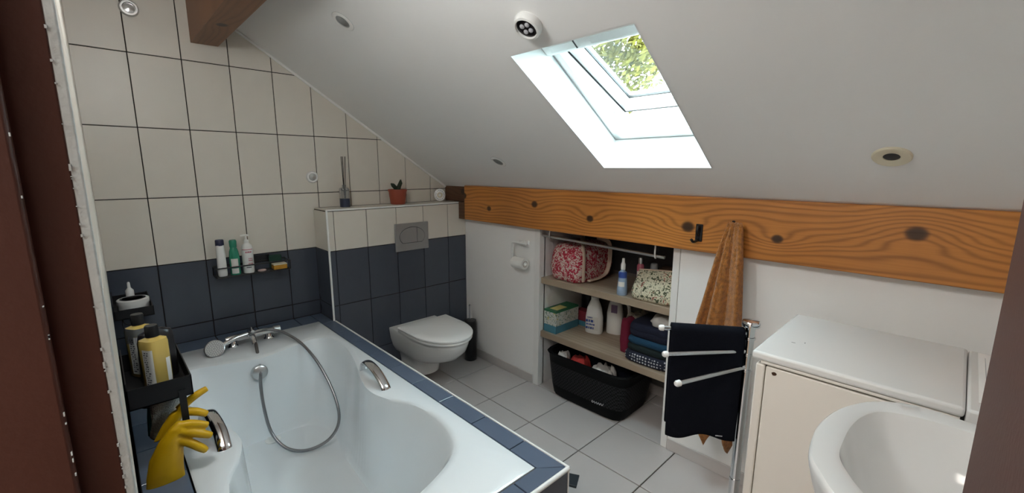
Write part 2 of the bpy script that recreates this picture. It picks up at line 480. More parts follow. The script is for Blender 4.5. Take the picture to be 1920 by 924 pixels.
# ------------------------------------------------------------------ room constants
YK = 1.959          # knee wall plane
XB = 0.206          # front of the toilet boxing
YBX = 0.962         # left side of the boxing
ZBX = 1.152         # top of the boxing
ZT = 0.489          # bath ledge height
SL, S0 = -0.6473, 2.5114   # ceiling: z = S0 + SL*y
CA, SA = 0.8395, 0.5434    # along slope (0, CA, -SA); outward normal (0, SA, CA)
def slope(x, s, n=0.0):
    """point on the ceiling plane: s metres down the slope from y=0, n metres outward"""
    return Vector((x, CA*s + SA*n, S0 - SA*s + CA*n))
XR = 3.06           # right wall
YL = 0.0145         # front (door) wall surface
HROW = 0.332
ROWS = [2.569, 2.237, 1.905, 1.573, 1.241, 0.909, 0.577, 0.245, 0.0]
XJ = 2.155          # left jamb face

# ------------------------------------------------------------------ floor
FL = thing('floor', (1.5, 1.0, 0), 'greige square floor tiles with dark grout lines', 'floor', kind='structure')
obj('slab', MB().box(-0.2, 3.3, -0.12, 2.7, -0.1, -0.006), 'grout_floor', FL)
FT = 0.3406
for i in range(-2, 9):
    for j in range(-6, 3):
        x0, y0 = 0.5209+FT*i, YK+FT*(j-1)
        if x0 > XR or x0+FT < 0: continue
        if y0+FT < 0.9 and x0+FT < 1.95: continue
        p = rect(x0, x0+FT, y0, y0+FT, 0.0028)
        p = clip(p, 1, 0, XR); p = clip(p, -1, 0, 0); p = clip(p, 0, 1, 2.45); p = clip(p, 0, -1, 0.1)
        tile(p, (Vector((0, 0, -0.006)), VX, VY, VZ), 'floor_tile', FL)

# ------------------------------------------------------------------ gable wall (tiled) = wall_left
WG = thing('wall_left', (0, 1.0, 0), 'gable wall of cream tiles above a band of anthracite tiles', 'wall', kind='structure')
b = MB(); b.prism([(-0.15, -0.05), (2.7, -0.05), (2.7, S0+SL*2.7+0.1), (-0.15, S0+SL*-0.15+0.1)], lambda u, v, w: Vector((-0.006-w, u, v)), 0.2)
obj('backing', b, 'grout_dark', WG)
frG = (Vector((-0.006, 0, 0)), VY, VZ, VX)
for c in range(0, 10):
    for k in range(len(ROWS)-1):
        z1, z0 = ROWS[k], ROWS[k+1]
        if z1 < 0.3: continue
        z0 = max(z0, ZT-0.0) if z0 < ZT else z0
        p = rect(0.2*c, min(0.2*c+0.2, YK+0.05), z0, z1)
        p = clip(p, -SL, 1, S0-0.012)
        if not p: continue
        m = 'white_tile' if z0 > 0.9 else 'dark_tile'
        if c >= 5 and z1 <= ZBX: continue
        if c == 4 and z1 <= ZBX: p = clip(p, 1, 0, YBX)
        if c >= 5: p = clip(p, 0, -1, -ZBX)
        if c == 4 and z1 > ZBX > z0: pass
        tile(p, frG, m, WG)
b = MB(); b.tube([(0.004, y, S0+SL*y-0.006) for y in (-0.1, 1.0, 1.93)], 0.008, 8)
obj('caulk_bead', b, 'trim_paint', WG, smooth=40)

# ------------------------------------------------------------------ boxing around the cistern
BX = thing('wall_boxing', (0.1, 1.46, 0), 'low tiled boxing behind the toilet with a white topped ledge', 'wall', kind='structure')
obj('backing', MB().box(0, XB-0.006, YBX+0.006, YK, 0, ZBX-0.008), 'grout_dark', BX)
ys = [YBX+0.004, 1.0012, 1.2012, 1.4012, 1.6012, 1.8012, YK]
frB = (Vector((XB-0.006, 0, 0)), VY, VZ, VX)
zr = [0.0, 0.245, 0.577, 0.909, ZBX-0.010]
for i in range(6):
    for k in range(4):
        tile(rect(ys[i], ys[i+1], zr[k], zr[k+1]), frB, 'white_tile' if k == 3 else 'dark_tile', BX)
frS = (Vector((0, YBX+0.006, 0)), VX, VZ, -VY)
for k in range(1, 4):
    tile(rect(0.0, XB-0.006, max(zr[k], ZT), zr[k+1]), frS, 'white_tile' if k == 3 else 'dark_tile', BX)
frT = (Vector((0, 0, ZBX-0.007)), VX, VY, VZ)
for i in range(6):
    tile(rect(0.002, XB-0.008, ([YBX+0.006]+ys[1:])[i], ys[i+1], 0.0008), frT, 'white_tile', BX)
obj('edge_trim', MB().tube([(XB-0.004, YBX+0.003, ZT), (XB-0.004, YBX+0.003, ZBX-0.002)], 0.006, 10), 'trim_white', BX, smooth=40)
obj('top_trim', MB().tube([(XB-0.003, YBX, ZBX-0.004), (XB-0.003, YK, ZBX-0.004)], 0.0055, 10), 'trim_white', BX, smooth=40)

# ------------------------------------------------------------------ knee wall with niche = wall_back
NX0, NX1, NY = 0.950, 1.803, 2.42
WB = thing('wall_back', (1.5, YK, 0), 'white knee wall under the beam with an open shelf niche', 'wall', kind='structure')
b = MB(); b.box(XB-0.1, 0.905, YK, YK+0.04, 0, 1.30); obj('panel', b, 'wall_paint', WB)
b = MB(); b.box(1.838, XR+0.1, YK, YK+0.04, 0, 1.30); obj('panel', b, 'wall_paint', WB)
b = MB(); b.box(0.907, NX0, YK-0.004, YK+0.05, 0, 1.05); obj('niche_frame', b, 'trim_paint', WB, bevel=0.002)
b = MB(); b.box(NX1, 1.836, YK-0.004, YK+0.05, 0, 1.05); obj('niche_frame', b, 'trim_paint', WB, bevel=0.002)
b = MB(); b.box(NX0-0.03, NX0, YK+0.04, NY+0.02, 0, 1.05); obj('niche_side', b, 'wall_paint', WB)
b = MB(); b.box(NX1, NX1+0.03, YK+0.04, NY+0.02, 0, 1.05); obj('niche_side', b, 'wall_paint', WB)
b = MB(); b.box(NX0-0.03, NX1+0.03, NY, NY+0.03, 0, 1.10); obj('niche_back', b, 'niche_back', WB)
b = MB(); b.add([(NX0-.03, 2.0, 1.10), (NX1+.03, 2.0, 1.10), (NX1+.03, NY, 0.955), (NX0-.03, NY, 0.955), (NX0-.03, 2.0, 1.13), (NX1+.03, 2.0, 1.13), (NX1+.03, NY, 0.985), (NX0-.03, NY, 0.985)],
    [(0, 1, 2, 3), (7, 6, 5, 4), (0, 4, 5, 1), (2, 6, 7, 3), (1, 5, 6, 2), (3, 7, 4, 0)])
obj('niche_top', b, 'niche_dark', WB)
b = MB(); b.box(NX0, NX1, NY-0.008, NY-0.001, 0.74, 1.05); obj('niche_back_panel', b, 'niche_dark', WB)
b = MB(); b.box(NX0, NX1, NY-0.012, NY, 0, 0.06); obj('niche_skirting', b, 'floor_tile', WB)
b = MB(); b.box(-0.2, XR+0.2, NY+0.03, NY+0.1, -0.1, 1.3); obj('outer_wall', b, 'niche_back', WB)
for nm, x0, x1 in (('baseboard_back_left', XB, 0.907), ('baseboard_back_right', 1.838, XR)):
    o = obj(nm, MB().box(x0, x1, YK-0.010, YK, 0, 0.062), 'floor_tile', None, bevel=0.003)
    tag(o, 'tile skirting left of the shelf niche' if 'left' in nm else 'tile skirting right of the shelf niche', 'baseboard', kind='structure')

# right wall, front wall with doorway
o = obj('wall_right', MB().box(XR, XR+0.1, -0.1, 2.5, -0.05, 2.7), 'wall_paint', None)
tag(o, 'plain white right wall beside the basin', 'wall', kind='structure')
WF = thing('wall_front', (1.0, 0, 0), 'tiled wall along the bath with the doorway', 'wall', kind='structure')
b = MB(); b.box(-0.15, XJ-0.012, -0.11, YL-0.006, -0.05, 2.70); obj('backing', b, 'grout_dark', WF)
b = MB(); b.box(2.83, XR+0.1, -0.11, 0.0, -0.05, 2.70); obj('pier', b, 'wall_paint', WF)
b = MB(); b.box(XJ-0.012, 2.83, -0.11, 0.0, 2.10, 2.70); obj('lintel', b, 'wall_paint', WF)
frF = (Vector((0, YL-0.006, 0)), VX, VZ, VY)
for c in range(0, 11):
    for k in range(len(ROWS)-1):
        z1, z0 = ROWS[k], ROWS[k+1]
        if z1 <= ZT: continue
        z0 = max(z0, ZT)
        p = rect(0.2*c, min(0.2*c+0.2, XJ-0.014), z0, min(z1, 2.48))
        tile(p, frF, 'white_tile' if z0 > 0.9 else 'dark_tile', WF)
# door frame
o = obj('trim_1', MB().box(XJ-0.014, XJ-0.001, 0.0065, YL+0.001, 0, 2.10), 'old_paint', None, bevel=0.002)
tag(o, 'chipped white strip along the left door jamb', 'trim', kind='structure')
DF = thing('door_1', (XJ, -0.05, 0), 'brown painted left door jamb with a chipped rebate edge', 'door frame', kind='structure')
obj('jamb', MB().box(XJ-0.014, XJ, -0.13, 0.0075, 0, 2.10), 'brown_paint', DF, bevel=0.0015)
obj('stop', MB().box(XJ, XJ+0.018, -0.13, -0.0242, 0, 2.10), 'brown_paint', DF, bevel=0.003)
obj('head', MB().box(XJ, 2.83, -0.13, 0.0, 2.06, 2.10), 'brown_paint', DF)
obj('jamb', MB().box(2.81, 2.83, -0.13, 0.0, 0, 2.06), 'brown_paint', DF)
b = MB()
for k in range(90):
    z = R.uniform(0.6, 2.0)
    w = R.uniform(0.0002, 0.0007); h = R.uniform(0.0008, 0.0035)
    if R.random() < .62: b.box(XJ-0.001, XJ+0.0006, 0.0072-w, 0.0082, z, z+h)
    else: b.box(XJ+0.0150, XJ+0.0184, -0.0246-w*.4, -0.0238, z, z+h)
obj('paint_chip', b, 'old_paint', DF, kind='stuff')
DL = thing('door_2', (2.78, 0.3, 0), 'brown painted door leaf standing open at the right edge', 'door', kind='structure')
obj('leaf', MB().box(2.7642, 2.800, 0.012, 0.630, 0.01, 2.05), 'brown_paint', DL, bevel=0.002)

# ------------------------------------------------------------------ sloping ceiling with skylight opening
SX0, SX1, SS0, SS1 = 1.551, 2.040, 1.352, 2.061
CE = thing('ceiling', (1.5, 1.0, 2.0), 'off-white sloping attic ceiling with a skylight opening', 'ceiling', kind='structure')
def ring(b, xs, ss, n0, n1):
    X0, X1 = xs; A0, A1 = ss
    b.box(X0, SX0, A0, A1, n0, n1, lambda v: slope(v.x, v.y, v.z))
    b.box(SX1, X1, A0, A1, n0, n1, lambda v: slope(v.x, v.y, v.z))
    b.box(SX0, SX1, A0, SS0, n0, n1, lambda v: slope(v.x, v.y, v.z))
    b.box(SX0, SX1, SS1, A1, n0, n1, lambda v: slope(v.x, v.y, v.z))
b = MB(); ring(b, (-0.2, XR+0.2), (-0.2, 3.1), 0.0, 0.02); obj('plasterboard', b, 'plaster', CE)
b = MB(); ring(b, (-0.2, XR+0.2), (-0.2, 3.1), 0.02, 0.24); obj('roof_build_up', b, 'niche_back', CE)
b = MB(); ring(b, (-0.6, XR+0.6), (-0.2, 3.5), 0.24, 0.27); obj('roof_covering', b, 'roof_tile', CE)
DW = 0.155
SLB = lambda v: slope(v.x, v.y, v.z)
for nm, a in (('reveal_left', (SX0-.004, SX0+.002, SS0, SS1, 0.0, DW)), ('reveal_right', (SX1-.002, SX1+.004, SS0, SS1, 0.0, DW)),
              ('reveal_lower', (SX0, SX1, SS1-.002, SS1+.004, 0.0, DW)), ('reveal_upper', (SX0, SX1, SS0-.004, SS0+.002, 0.0, DW))):
    obj('reveal', MB().box(*a, SLB), 'reveal', CE)

# skylight window
W1 = thing('window_1', slope(1.79, 1.7, 0.2), 'white framed roof window standing slightly ajar in the slope', 'window', kind='structure')
FX0, FX1, FS0, FS1 = SX0+.004, SX1-.004, SS0+.004, SS1-.004
b = MB(); fw = 0.034
b.box(FX0, FX0+fw, FS0, FS1, DW, DW+0.125, SLB); b.box(FX1-fw, FX1, FS0, FS1, DW, DW+0.125, SLB)
b.box(FX0, FX1, FS0, FS0+fw, DW, DW+0.125, SLB); b.box(FX0, FX1, FS1-0.05, FS1, DW, DW+0.10, SLB)
obj('frame', b, 'win_white', W1, bevel=0.002)
b = MB(); sm_ = .0035
b.box(SX0+.001, SX0+.006, SS0, SS1, DW-sm_, DW+.0005, SLB); b.box(SX1-.006, SX1-.001, SS0, SS1, DW-sm_, DW+.0005, SLB); b.box(SX0, SX1, SS1-.006, SS1-.001, DW-sm_, DW+.0005, SLB)
obj('frame_seam', b, 'matt_grey', W1)
OPEN = math.radians(9)
def sash(x, s, n):
    s0 = (FS0+FS1)/2; n0 = DW+0.085
    ds, dn = s-s0, n
    return slope(x, s0 + ds*math.cos(OPEN) - dn*math.sin(OPEN), n0 + ds*math.sin(OPEN) + dn*math.cos(OPEN))
SB = lambda v: sash(v.x, v.y, v.z)
sx0, sx1, ss0, ss1 = FX0+fw+.003, FX1-fw-.003, FS0+fw+.004, FS1-0.055
sw = 0.045
b = MB()
b.box(sx0, sx0+sw, ss0, ss1, -0.02, 0.035, SB); b.box(sx1-sw, sx1, ss0, ss1, -0.02, 0.035, SB)
b.box(sx0, sx1, ss0, ss0+sw, -0.02, 0.035, SB); b.box(sx0, sx1, ss1-sw-.02, ss1, -0.02, 0.035, SB)
S_ = obj('sash', b, 'win_white', W1, bevel=0.002)
b = MB()
b.box(sx0-.004, sx0+.001, ss0, ss1, -0.024, -0.014, SB); b.box(sx1-.001, sx1+.004, ss0, ss1, -0.024, -0.014, SB); b.box(sx0-.004, sx1+.004, ss1-.002, ss1+.004, -0.022, 0.030, SB)
obj('sash_gasket', b, 'seal', S_)
b = MB()
gx0, gx1, gs0, gs1 = sx0+sw, sx1-sw, ss0+sw, ss1-sw-.02
for a in ((gx0, gx0+.005, gs0, gs1), (gx1-.005, gx1, gs0, gs1), (gx0, gx1, gs0, gs0+.005), (gx0, gx1, gs1-.005, gs1)):
    b.box(*a, 0.004, 0.014, SB)
obj('seal', b, 'seal', S_)
obj('pane', MB().box(gx0+.001, gx1-.001, gs0+.001, gs1-.001, 0.008, 0.012, SB), 'glass', S_)
b = MB(); vb = [(1.430, .140), (1.452, .128), (1.490, .128), (1.507, .140), (1.507, .172), (1.430, .172)]
b.loft([[slope(x, q_[0], q_[1]) for q_ in vb] for x in (SX0+.003, SX1-.003)])
V_ = obj('vent_bar', b, 'win_white', W1, bevel=0.006, seg=3)
for xa, xb in ((SX0+.035, SX0+.165), (SX0+.215, SX1-.03)):
    obj('vent_slot', MB().box(xa, xb, 1.456, 1.486, .1265, .1290, SLB), 'reveal', V_, bevel=0.001)
obj('vent_latch', MB().box(SX0+.150, SX0+.156, 1.454, 1.488, .1255, .1275, SLB), 'black_plastic', V_)
obj('vent_neck', MB().box(SX0+.03, SX1-.03, 1.400, 1.44, .150, .195, SLB), 'win_white', W1)
obj('hinge', MB().box(FX0+fw-.002, FX0+fw+.010, FS1-.085, FS1-.062, DW+.03, DW+.05, SLB), 'chrome_soft', W1, bevel=0.002)
obj('screw_cap', MB().cyl(slope(FX0+fw-.001, FS1-.12, DW+.055), slope(FX0+fw+.003, FS1-.12, DW+.055), 0.005), 'matt_grey', W1)
pd = bpy.data.lights.new('skylight_portal', 'AREA'); pd.shape = 'RECTANGLE'; pd.size = SX1-SX0; pd.size_y = SS1-SS0
po = bpy.data.objects.new('skylight_portal', pd); COL.objects.link(po)
po.matrix_world = Matrix(((1, 0, 0, 0), (0, CA, SA, 0), (0, -SA, CA, 0), (0, 0, 0, 1)))
po.location = slope((SX0+SX1)/2, (SS0+SS1)/2, 0.35)
pd.cycles.is_portal = True

# ------------------------------------------------------------------ hallway behind the camera and an added lamp
HW = thing('wall_hall', (2.5, -1.2, 0), 'hallway shell behind the open doorway', 'wall', kind='structure')
obj('hall_floor', MB().box(0.9, 4.3, -2.4, -0.11, -0.06, 0.0), 'hall_floor', HW)
obj('hall_ceiling', MB().box(0.9, 4.3, -2.4, -0.11, 2.55, 2.6), 'plaster', HW)
obj('hall_side', MB().box(0.85, 0.9, -2.4, -0.11, 0, 2.6), 'wall_paint', HW)
obj('hall_side', MB().box(4.3, 4.35, -2.4, -0.11, 0, 2.6), 'wall_paint', HW)
obj('hall_door_side', MB().box(XR+0.1, 4.35, -0.13, -0.11, 0, 2.6), 'wall_paint', HW)
obj('hall_end', MB().box(0.9, 4.3, -2.45, -2.4, 0, 2.6), 'wall_paint', HW)
HL = thing('hall_fill_lamp', (2.6, -1.2, 2.55), 'added flat fill lamp in the hallway behind the doorway', 'lamp')  # unseen lamp, added to brighten the room through the doorway
obj('lamp_tray', MB().box(2.1, 3.1, -1.7, -0.7, 2.522, 2.547), 'white_plastic', HL, bevel=.004)
ad = bpy.data.lights.new('hall_fill_light', 'AREA'); ad.shape = 'SQUARE'; ad.size = 0.96
ad.energy = 28; ad.color = (1.0, 0.94, 0.87)
ao = bpy.data.objects.new('hall_fill_light', ad); COL.objects.link(ao)
ao.location = (2.6, -1.2, 2.518)

# globe lamp out of view, added with its fitting to brighten the room
GL = thing('fill_globe', (1.78, 0.14, 2.40), 'added globe fill lamp hanging above the view', 'lamp')
GM, _nt, _p = new_mat('fill lamp glass')
_p.inputs['Base Color'].default_value = (.8, .8, .78, 1); _p.inputs['Emission Color'].default_value = (0.95, 0.985, 1.0, 1); _p.inputs['Emission Strength'].default_value = 38.0
obj('globe', MB().lathe([(.09*math.sin(PI*k/16)+1e-4, -.09*math.cos(PI*k/16)) for k in range(17)], (1.78, 0.14, 1.97), n=32), GM, GL, smooth=60)
obj('ceiling_rose', MB().lathe([(.05, 2.365), (.055, 2.375), (.055, 2.40), (.05, 2.44)], (1.78, 0.14, 0), n=28), 'white_plastic', GL, smooth=40)
obj('stem', MB().tube([(1.78, .14, 2.055), (1.78, .14, 2.37)], .008, 10), 'chrome_soft', GL, smooth=40)

# ------------------------------------------------------------------ beams
YBM = 1.900
BE = thing('wall_beam', (1.5, YBM, 1.03), 'long varnished pine beam with dark knots above the niche', 'beam')
obj('timber', MB().box(0.272, XR, YBM, YK+0.02, 1.033, 1.271), 'beam', BE, bevel=0.003)
obj('end_block', MB().box(0.0, 0.270, YBM+0.03, YK+0.03, ZBX+0.002, 1.262), 'beam_old', BE)
obj('end_block', MB().box(0.2075, 0.270, YBM-0.002, YK+0.0, 1.034, ZBX+0.002), 'beam_old', BE)
b = MB()
prof = [(0.445, 1.99), (0.560, 1.992), (0.598, 2.044), (0.598, S0+SL*0.598+0.01), (0.445, S0+SL*0.445+0.01)]
b.loft([[(x, p[0], p[1]) for p in prof] for x in (0.0, XR)])
o = obj('ceiling_beam', b, 'purlin', None, bevel=0.002)
tag(o, 'dark stained roof purlin running into the gable at top left', 'beam')

# ------------------------------------------------------------------ bath surround with ledge tiles
TX0, TX1, TY0, TY1 = 0.155, 1.920, 0.127, 0.893
TS = thing('bath_surround', (1.0, 0.5, 0), 'tiled bath surround with sky-tinted dark ledge tiles and white edging', 'bath surround')
b = MB()
b.box(0, TX0-.004, YL, YBX, 0, ZT-.007); b.box(TX0-.004, TX1+.004, YL, TY0-.004, 0, ZT-.007)
b.box(TX0-.004, 1.984, TY1+.004, 0.968, 0, ZT-.007); b.box(TX1+.004, 1.984, YL, 0.968, 0, ZT-.007)
obj('core', b, 'grout_dark', TS)
frL = (Vector((0, 0, ZT-.007)), VX, VY, VZ)
xj = [XB-.002]+[0.404+0.2*i for i in range(8)]
for i in range(8): tile(rect(xj[i], xj[i+1], TY1+.003, 0.967), frL, 'ledge_tile', TS, t=.007)
tile([(1.8056, TY1+.0046), (TX1+.006, TY1+.0046), (1.981, 0.9654), (1.8056, 0.9654)], frL, 'ledge_tile', TS, t=.007)
tile([(TX1+.0046, TY1+.002), (TX1+.0046, 0.802), (1.984, 0.802), (1.984, 0.9634)], frL, 'ledge_tile', TS, t=.007)
yj = [0.8, 0.6, 0.4, 0.2, YL]
for i in range(4): tile(rect(TX1+.003, 1.986, yj[i+1], yj[i]), frL, 'ledge_tile', TS, t=.007)
tile(rect(0.0, XB-.002, TY1+.003, YBX), frL, 'ledge_tile', TS, t=.007)
yb = [YL, 0.2, 0.4, 0.6, 0.8, TY1+.003]
for i in range(5): tile(rect(0.0, TX0-.003, yb[i], yb[i+1]), frL, 'ledge_tile', TS, t=.007)
xl = [TX0-.003]+[0.2*i for i in range(1, 10)]+[TX1+.003]
for i in range(len(xl)-1): tile(rect(xl[i], xl[i+1], YL, TY0-.003), frL, 'ledge_tile', TS, t=.007)
frO = (Vector((0, 0.968, 0)), VX, VZ, VY)
xs_ = [XB]+[0.404+0.2*i for i in range(8)]+[1.984]
for i in range(len(xs_)-1):
    tile(rect(xs_[i], xs_[i+1], 0.0, 0.15), frO, 'dark_tile', TS); tile(rect(xs_[i], xs_[i+1], 0.15, ZT-.01), frO, 'dark_tile', TS)
frE = (Vector((1.984, 0, 0)), VY, VZ, VX)
ye = [YL, 0.2, 0.4, 0.6, 0.8, 0.968]
for i in range(5):
    tile(rect(ye[i], ye[i+1], 0.0, 0.15), frE, 'dark_tile', TS); tile(rect(ye[i], ye[i+1], 0.15, ZT-.012), frE, 'dark_tile', TS)
obj('edge_trim', MB().tube([(XB, 0.9725, ZT-.003), (1.992, 0.9725, ZT-.003)], 0.0042, 10), 'trim_white', TS, smooth=40)
obj('edge_trim', MB().tube([(1.988, YL, ZT-.006), (1.988, 0.9725, ZT-.006)], 0.0075, 10), 'trim_white', TS, smooth=40)
obj('edge_trim', MB().tube([(1.988, 0.9725, 0.0), (1.988, 0.9725, ZT-.004)], 0.003, 8), 'trim_white', TS, smooth=40)

# ------------------------------------------------------------------ bathtub
TC = (1.02, 0.510)
half = [(0.470, 0.510), (0.455, 0.58), (0.415, 0.70), (0.395, 0.775), (0.44, 0.838), (0.605, 0.858), (0.803, 0.822), (1.004, 0.762), (1.139, 0.742), (1.265, 0.775),
        (1.342, 0.815), (1.472, 0.832), (1.574, 0.817), (1.658, 0.783), (1.708, 0.73), (1.744, 0.653), (1.768, 0.577), (1.775, 0.51)]
full = half + [(x, 1.02-y) for x, y in reversed(half[1:-1])]
cr = catmull([(x, y, 0) for x, y in full], 8, closed=True)
NT = 144
def radial(pts, c):
    a = sorted(((math.atan2(p[1]-c[1], p[0]-c[0]) % (2*PI)), math.hypot(p[0]-c[0], p[1]-c[1])) for p in pts)
    out = []
    for k in range(NT):
        th = 2*PI*k/NT
        j = 0
        while j < len(a) and a[j][0] < th: j += 1
        a0 = a[j-1] if j > 0 else (a[-1][0]-2*PI, a[-1][1])
        a1 = a[j] if j < len(a) else (a[0][0]+2*PI, a[0][1])
        t = (th-a0[0])/max(1e-9, a1[0]-a0[0])
        r = a0[1]+(a1[1]-a0[1])*t
        out.append((c[0]+r*math.cos(th), c[1]+r*math.sin(th)))
    return out
rim = radial(cr, TC)
bot = [(0.475, 0.51), (0.478, 0.62), (0.52, 0.70), (0.66, 0.745), (0.9, 0.715), (1.15, 0.70), (1.33, 0.68), (1.42, 0.62), (1.45, 0.51)]
bot = radial(catmull([(x, y, 0) for x, y in bot + [(x, 1.02-y) for x, y in reversed(bot[1:-1])]], 8, closed=True), TC)
def rect_loop(x0, x1, y0, y1, c):
    out = []
    for k in range(NT):
        th = 2*PI*k/NT; ca, sa = math.cos(th), math.sin(th)
        t = min(((x1-c[0])/ca if ca > 1e-9 else 1e9), ((x0-c[0])/ca if ca < -1e-9 else 1e9), ((y1-c[1])/sa if sa > 1e-9 else 1e9), ((y0-c[1])/sa if sa < -1e-9 else 1e9))
        out.append([c[0]+ca*t, c[1]+sa*t])
    for cx in (x0, x1):           # snap the nearest samples to the true corners
        for cy in (y0, y1):
            i = min(range(NT), key=lambda k: (out[k][0]-cx)**2+(out[k][1]-cy)**2); out[i] = [cx, cy]
    return out
outer = rect_loop(TX0, TX1, TY0, TY1, TC)
outer_in = rect_loop(TX0+.006, TX1-.006, TY0+.006, TY1-.006, TC)
def mixl(A, B, t): return [(a[0]+(b_[0]-a[0])*t, a[1]+(b_[1]-a[1])*t) for a, b_ in zip(A, B)]
def offs(A, d): return [(TC[0]+(a[0]-TC[0])*(1+d/math.hypot(a[0]-TC[0], a[1]-TC[1])), TC[1]+(a[1]-TC[1])*(1+d/math.hypot(a[0]-TC[0], a[1]-TC[1]))) for a in A]
lip = offs(rim, 0.026)
lip = [(min(max(p[0], TX0+.02), TX1-.02), min(max(p[1], TY0+.014), TY1-.014)) for p in lip]
def L3(l, z): return [(p[0], p[1], z) for p in l]
loops = [L3(outer, ZT-.03), L3(outer, ZT-.001), L3(outer_in, ZT+.002), L3(lip, ZT+.002), L3(mixl(lip, rim, .45), ZT+.000), L3(rim, ZT-.005)]
for t, z in ((.02, .478), (.05, .463), (.10, .435), (.20, .37), (.32, .295), (.46, .21), (.60, .145), (.74, .098), (.88, .070), (1.0, .062)):
    loops.append(L3(mixl(rim, bot, t), z))
for t in (.35, .7, .97): loops.append(L3([(p[0]+(TC[0]-p[0])*t, p[1]+(TC[1]-p[1])*t) for p in bot], .060))
def shr_(A, t): return [(TC[0]+(p[0]-TC[0])*t, TC[1]+(p[1]-TC[1])*t) for p in A]
TB = thing('bathtub', (1.02, 0.51, 0), 'white hourglass shaped bathtub set into the tiled surround', 'bathtub')
def out_(l, d): return offs(l, d)
shell = [L3(shr_(bot, .03), .045), L3(out_(bot, .012), .045), L3(out_(mixl(rim, bot, .74), .014), .085), L3(out_(mixl(rim, bot, .46), .014), .20), L3(out_(mixl(rim, bot, .20), .012), .36), L3(out_(mixl(rim, bot, .05), .010), .455)]
b = MB(); b.loft(shell+loops, cap0=True, cap1=True)
obj('tub', b, 'enamel', TB, smooth=35)
# drain, overflow
b = MB(); b.lathe([(0.0, 0.066), (0.030, 0.066), (0.034, 0.064), (0.034, 0.058)], (0.505, 0.512, 0.0)); obj('drain', b, 'white_plastic', TB, smooth=40)
b = MB()
ov = lambda p: Vector((0.478, 0.492, 0.418)) + Matrix.Rotation(math.radians(82), 3, 'Y') @ p
b.lathe([(0.0, 0.016), (0.024, 0.016), (0.033, 0.011), (0.036, 0.0), (0.036, -0.03)], n=32, tf=ov); obj('overflow', b, 'chrome_soft', TB, smooth=40)
# grab handles
for sgn, lab in ((1, None), (-1, None)):
    b = MB()
    hy = 0.510+sgn*0.288
    path = catmull([(0.935, hy+sgn*.012, ZT-.01), (0.945, hy+sgn*.01, ZT+.030), (0.985, hy+sgn*.004, ZT+.053), (1.05, hy, ZT+.055), (1.115, hy-sgn*.004, ZT+.040), (1.165, hy-sgn*.004, ZT+.008), (1.172, hy-sgn*.004, ZT-.01)], 6)
    loopsh = []
    for i, p in enumerate(path):
        t = (path[min(i+1, len(path)-1)]-path[max(0, i-1)]).normalized()
        side = Vector((0, 1, 0)); upv = t.cross(side).normalized()
        loopsh.append([p + side*math.cos(a)*0.021 + upv*math.sin(a)*0.009 for a in [2*PI*k/16 for k in range(16)]])
    b.loft(loopsh); obj('grab_handle', b, 'chrome', TB, smooth=50, label='chrome grab handle')

# bath mixer with hand shower
FA = thing('bath_mixer', (0.25, 0.52, ZT), 'chrome bath mixer on the bath rim with a hand shower', 'tap')
for y in (0.435, 0.600):
    b = MB(); b.lathe([(0.024, 0.002), (0.024, 0.008), (0.017, 0.016), (0.014, 0.045), (0.012, 0.05)], (0.245, y, ZT)); obj('pillar', b, 'chrome', FA, smooth=40)
b = MB(); b.tube([(0.250, 0.405, 0.535), (0.250, 0.43, 0.537), (0.250, 0.60, 0.537), (0.250, 0.632, 0.535)], [.013, .017, .017, .013], 16); obj('body', b, 'chrome', FA, smooth=40)
b = MB(); b.tube([(0.250, 0.625, 0.535), (0.250, 0.655, 0.535)], [.021, .019], 12); obj('knob', b, 'chrome_soft', FA, smooth=40)
b = MB(); b.tube([(0.250, 0.52, 0.540), (0.250, 0.52, 0.560), (0.262, 0.52, 0.568), (0.285, 0.52, 0.562)], [.017, .016, .013, .009], 12); obj('diverter', b, 'chrome', FA, smooth=40)
b = MB(); b.tube([(0.262, 0.52, 0.535), (0.30, 0.518, 0.525), (0.325, 0.516, 0.505)], [.014, .013, .012], 12); obj('outlet', b, 'chrome', FA, smooth=40)
b = MB(); b.tube([(0.262, 0.50, 0.548), (0.272, 0.45, 0.545), (0.285, 0.405, 0.535), (0.292, 0.375, 0.527)], [.011, .012, .012, .010], 12)
HS = obj('shower_handle', b, 'chrome', FA, smooth=40)
hd = Vector((0.300, 0.350, 0.522)); hn = Vector((0.80, -0.28, 0.52)).normalized()
q = hn.to_track_quat('Z', 'Y').to_matrix()
b = MB(); b.lathe([(0.012, -0.022), (0.030, -0.012), (0.043, 0.0), (0.043, 0.006), (0.0395, 0.0085)], n=30, tf=lambda p: hd+q @ p)
obj('shower_head', b, 'chrome_soft', HS, smooth=40)
b = MB(); b.lathe([(0.039, 0.0075), (0.039, 0.0095), (0.0, 0.0098)], n=30, tf=lambda p: hd+q @ p); obj('spray_face', b, 'spray_grey', HS, smooth=30)
b = MB()
for rr, nn in ((0.008, 6), (0.017, 12), (0.026, 18), (0.034, 24)):
    for k in range(nn):
        a = 2*PI*k/nn
        b.lathe([(0.0024, 0.0090), (0.0022, 0.0112)], n=6, tf=lambda p, a=a, rr=rr: hd + q @ (p+Vector((rr*math.cos(a), rr*math.sin(a), 0))))
obj('spray_nozzle', b, 'label_white', HS, kind='stuff')
hose = [(0.322, 0.520, 0.512), (0.40, 0.507, 0.494), (0.483, 0.494, 0.43), (0.505, 0.484, 0.355), (0.54, 0.482, 0.25), (0.585, 0.494, 0.142), (0.66, 0.536, 0.082), (0.725, 0.610, 0.074), (0.752, 0.700, 0.105),
        (0.735, 0.755, 0.175), (0.66, 0.765, 0.280), (0.545, 0.745, 0.398), (0.43, 0.708, 0.484), (0.345, 0.652, 0.536), (0.300, 0.600, 0.556), (0.285, 0.552, 0.560), (0.272, 0.505, 0.548)]
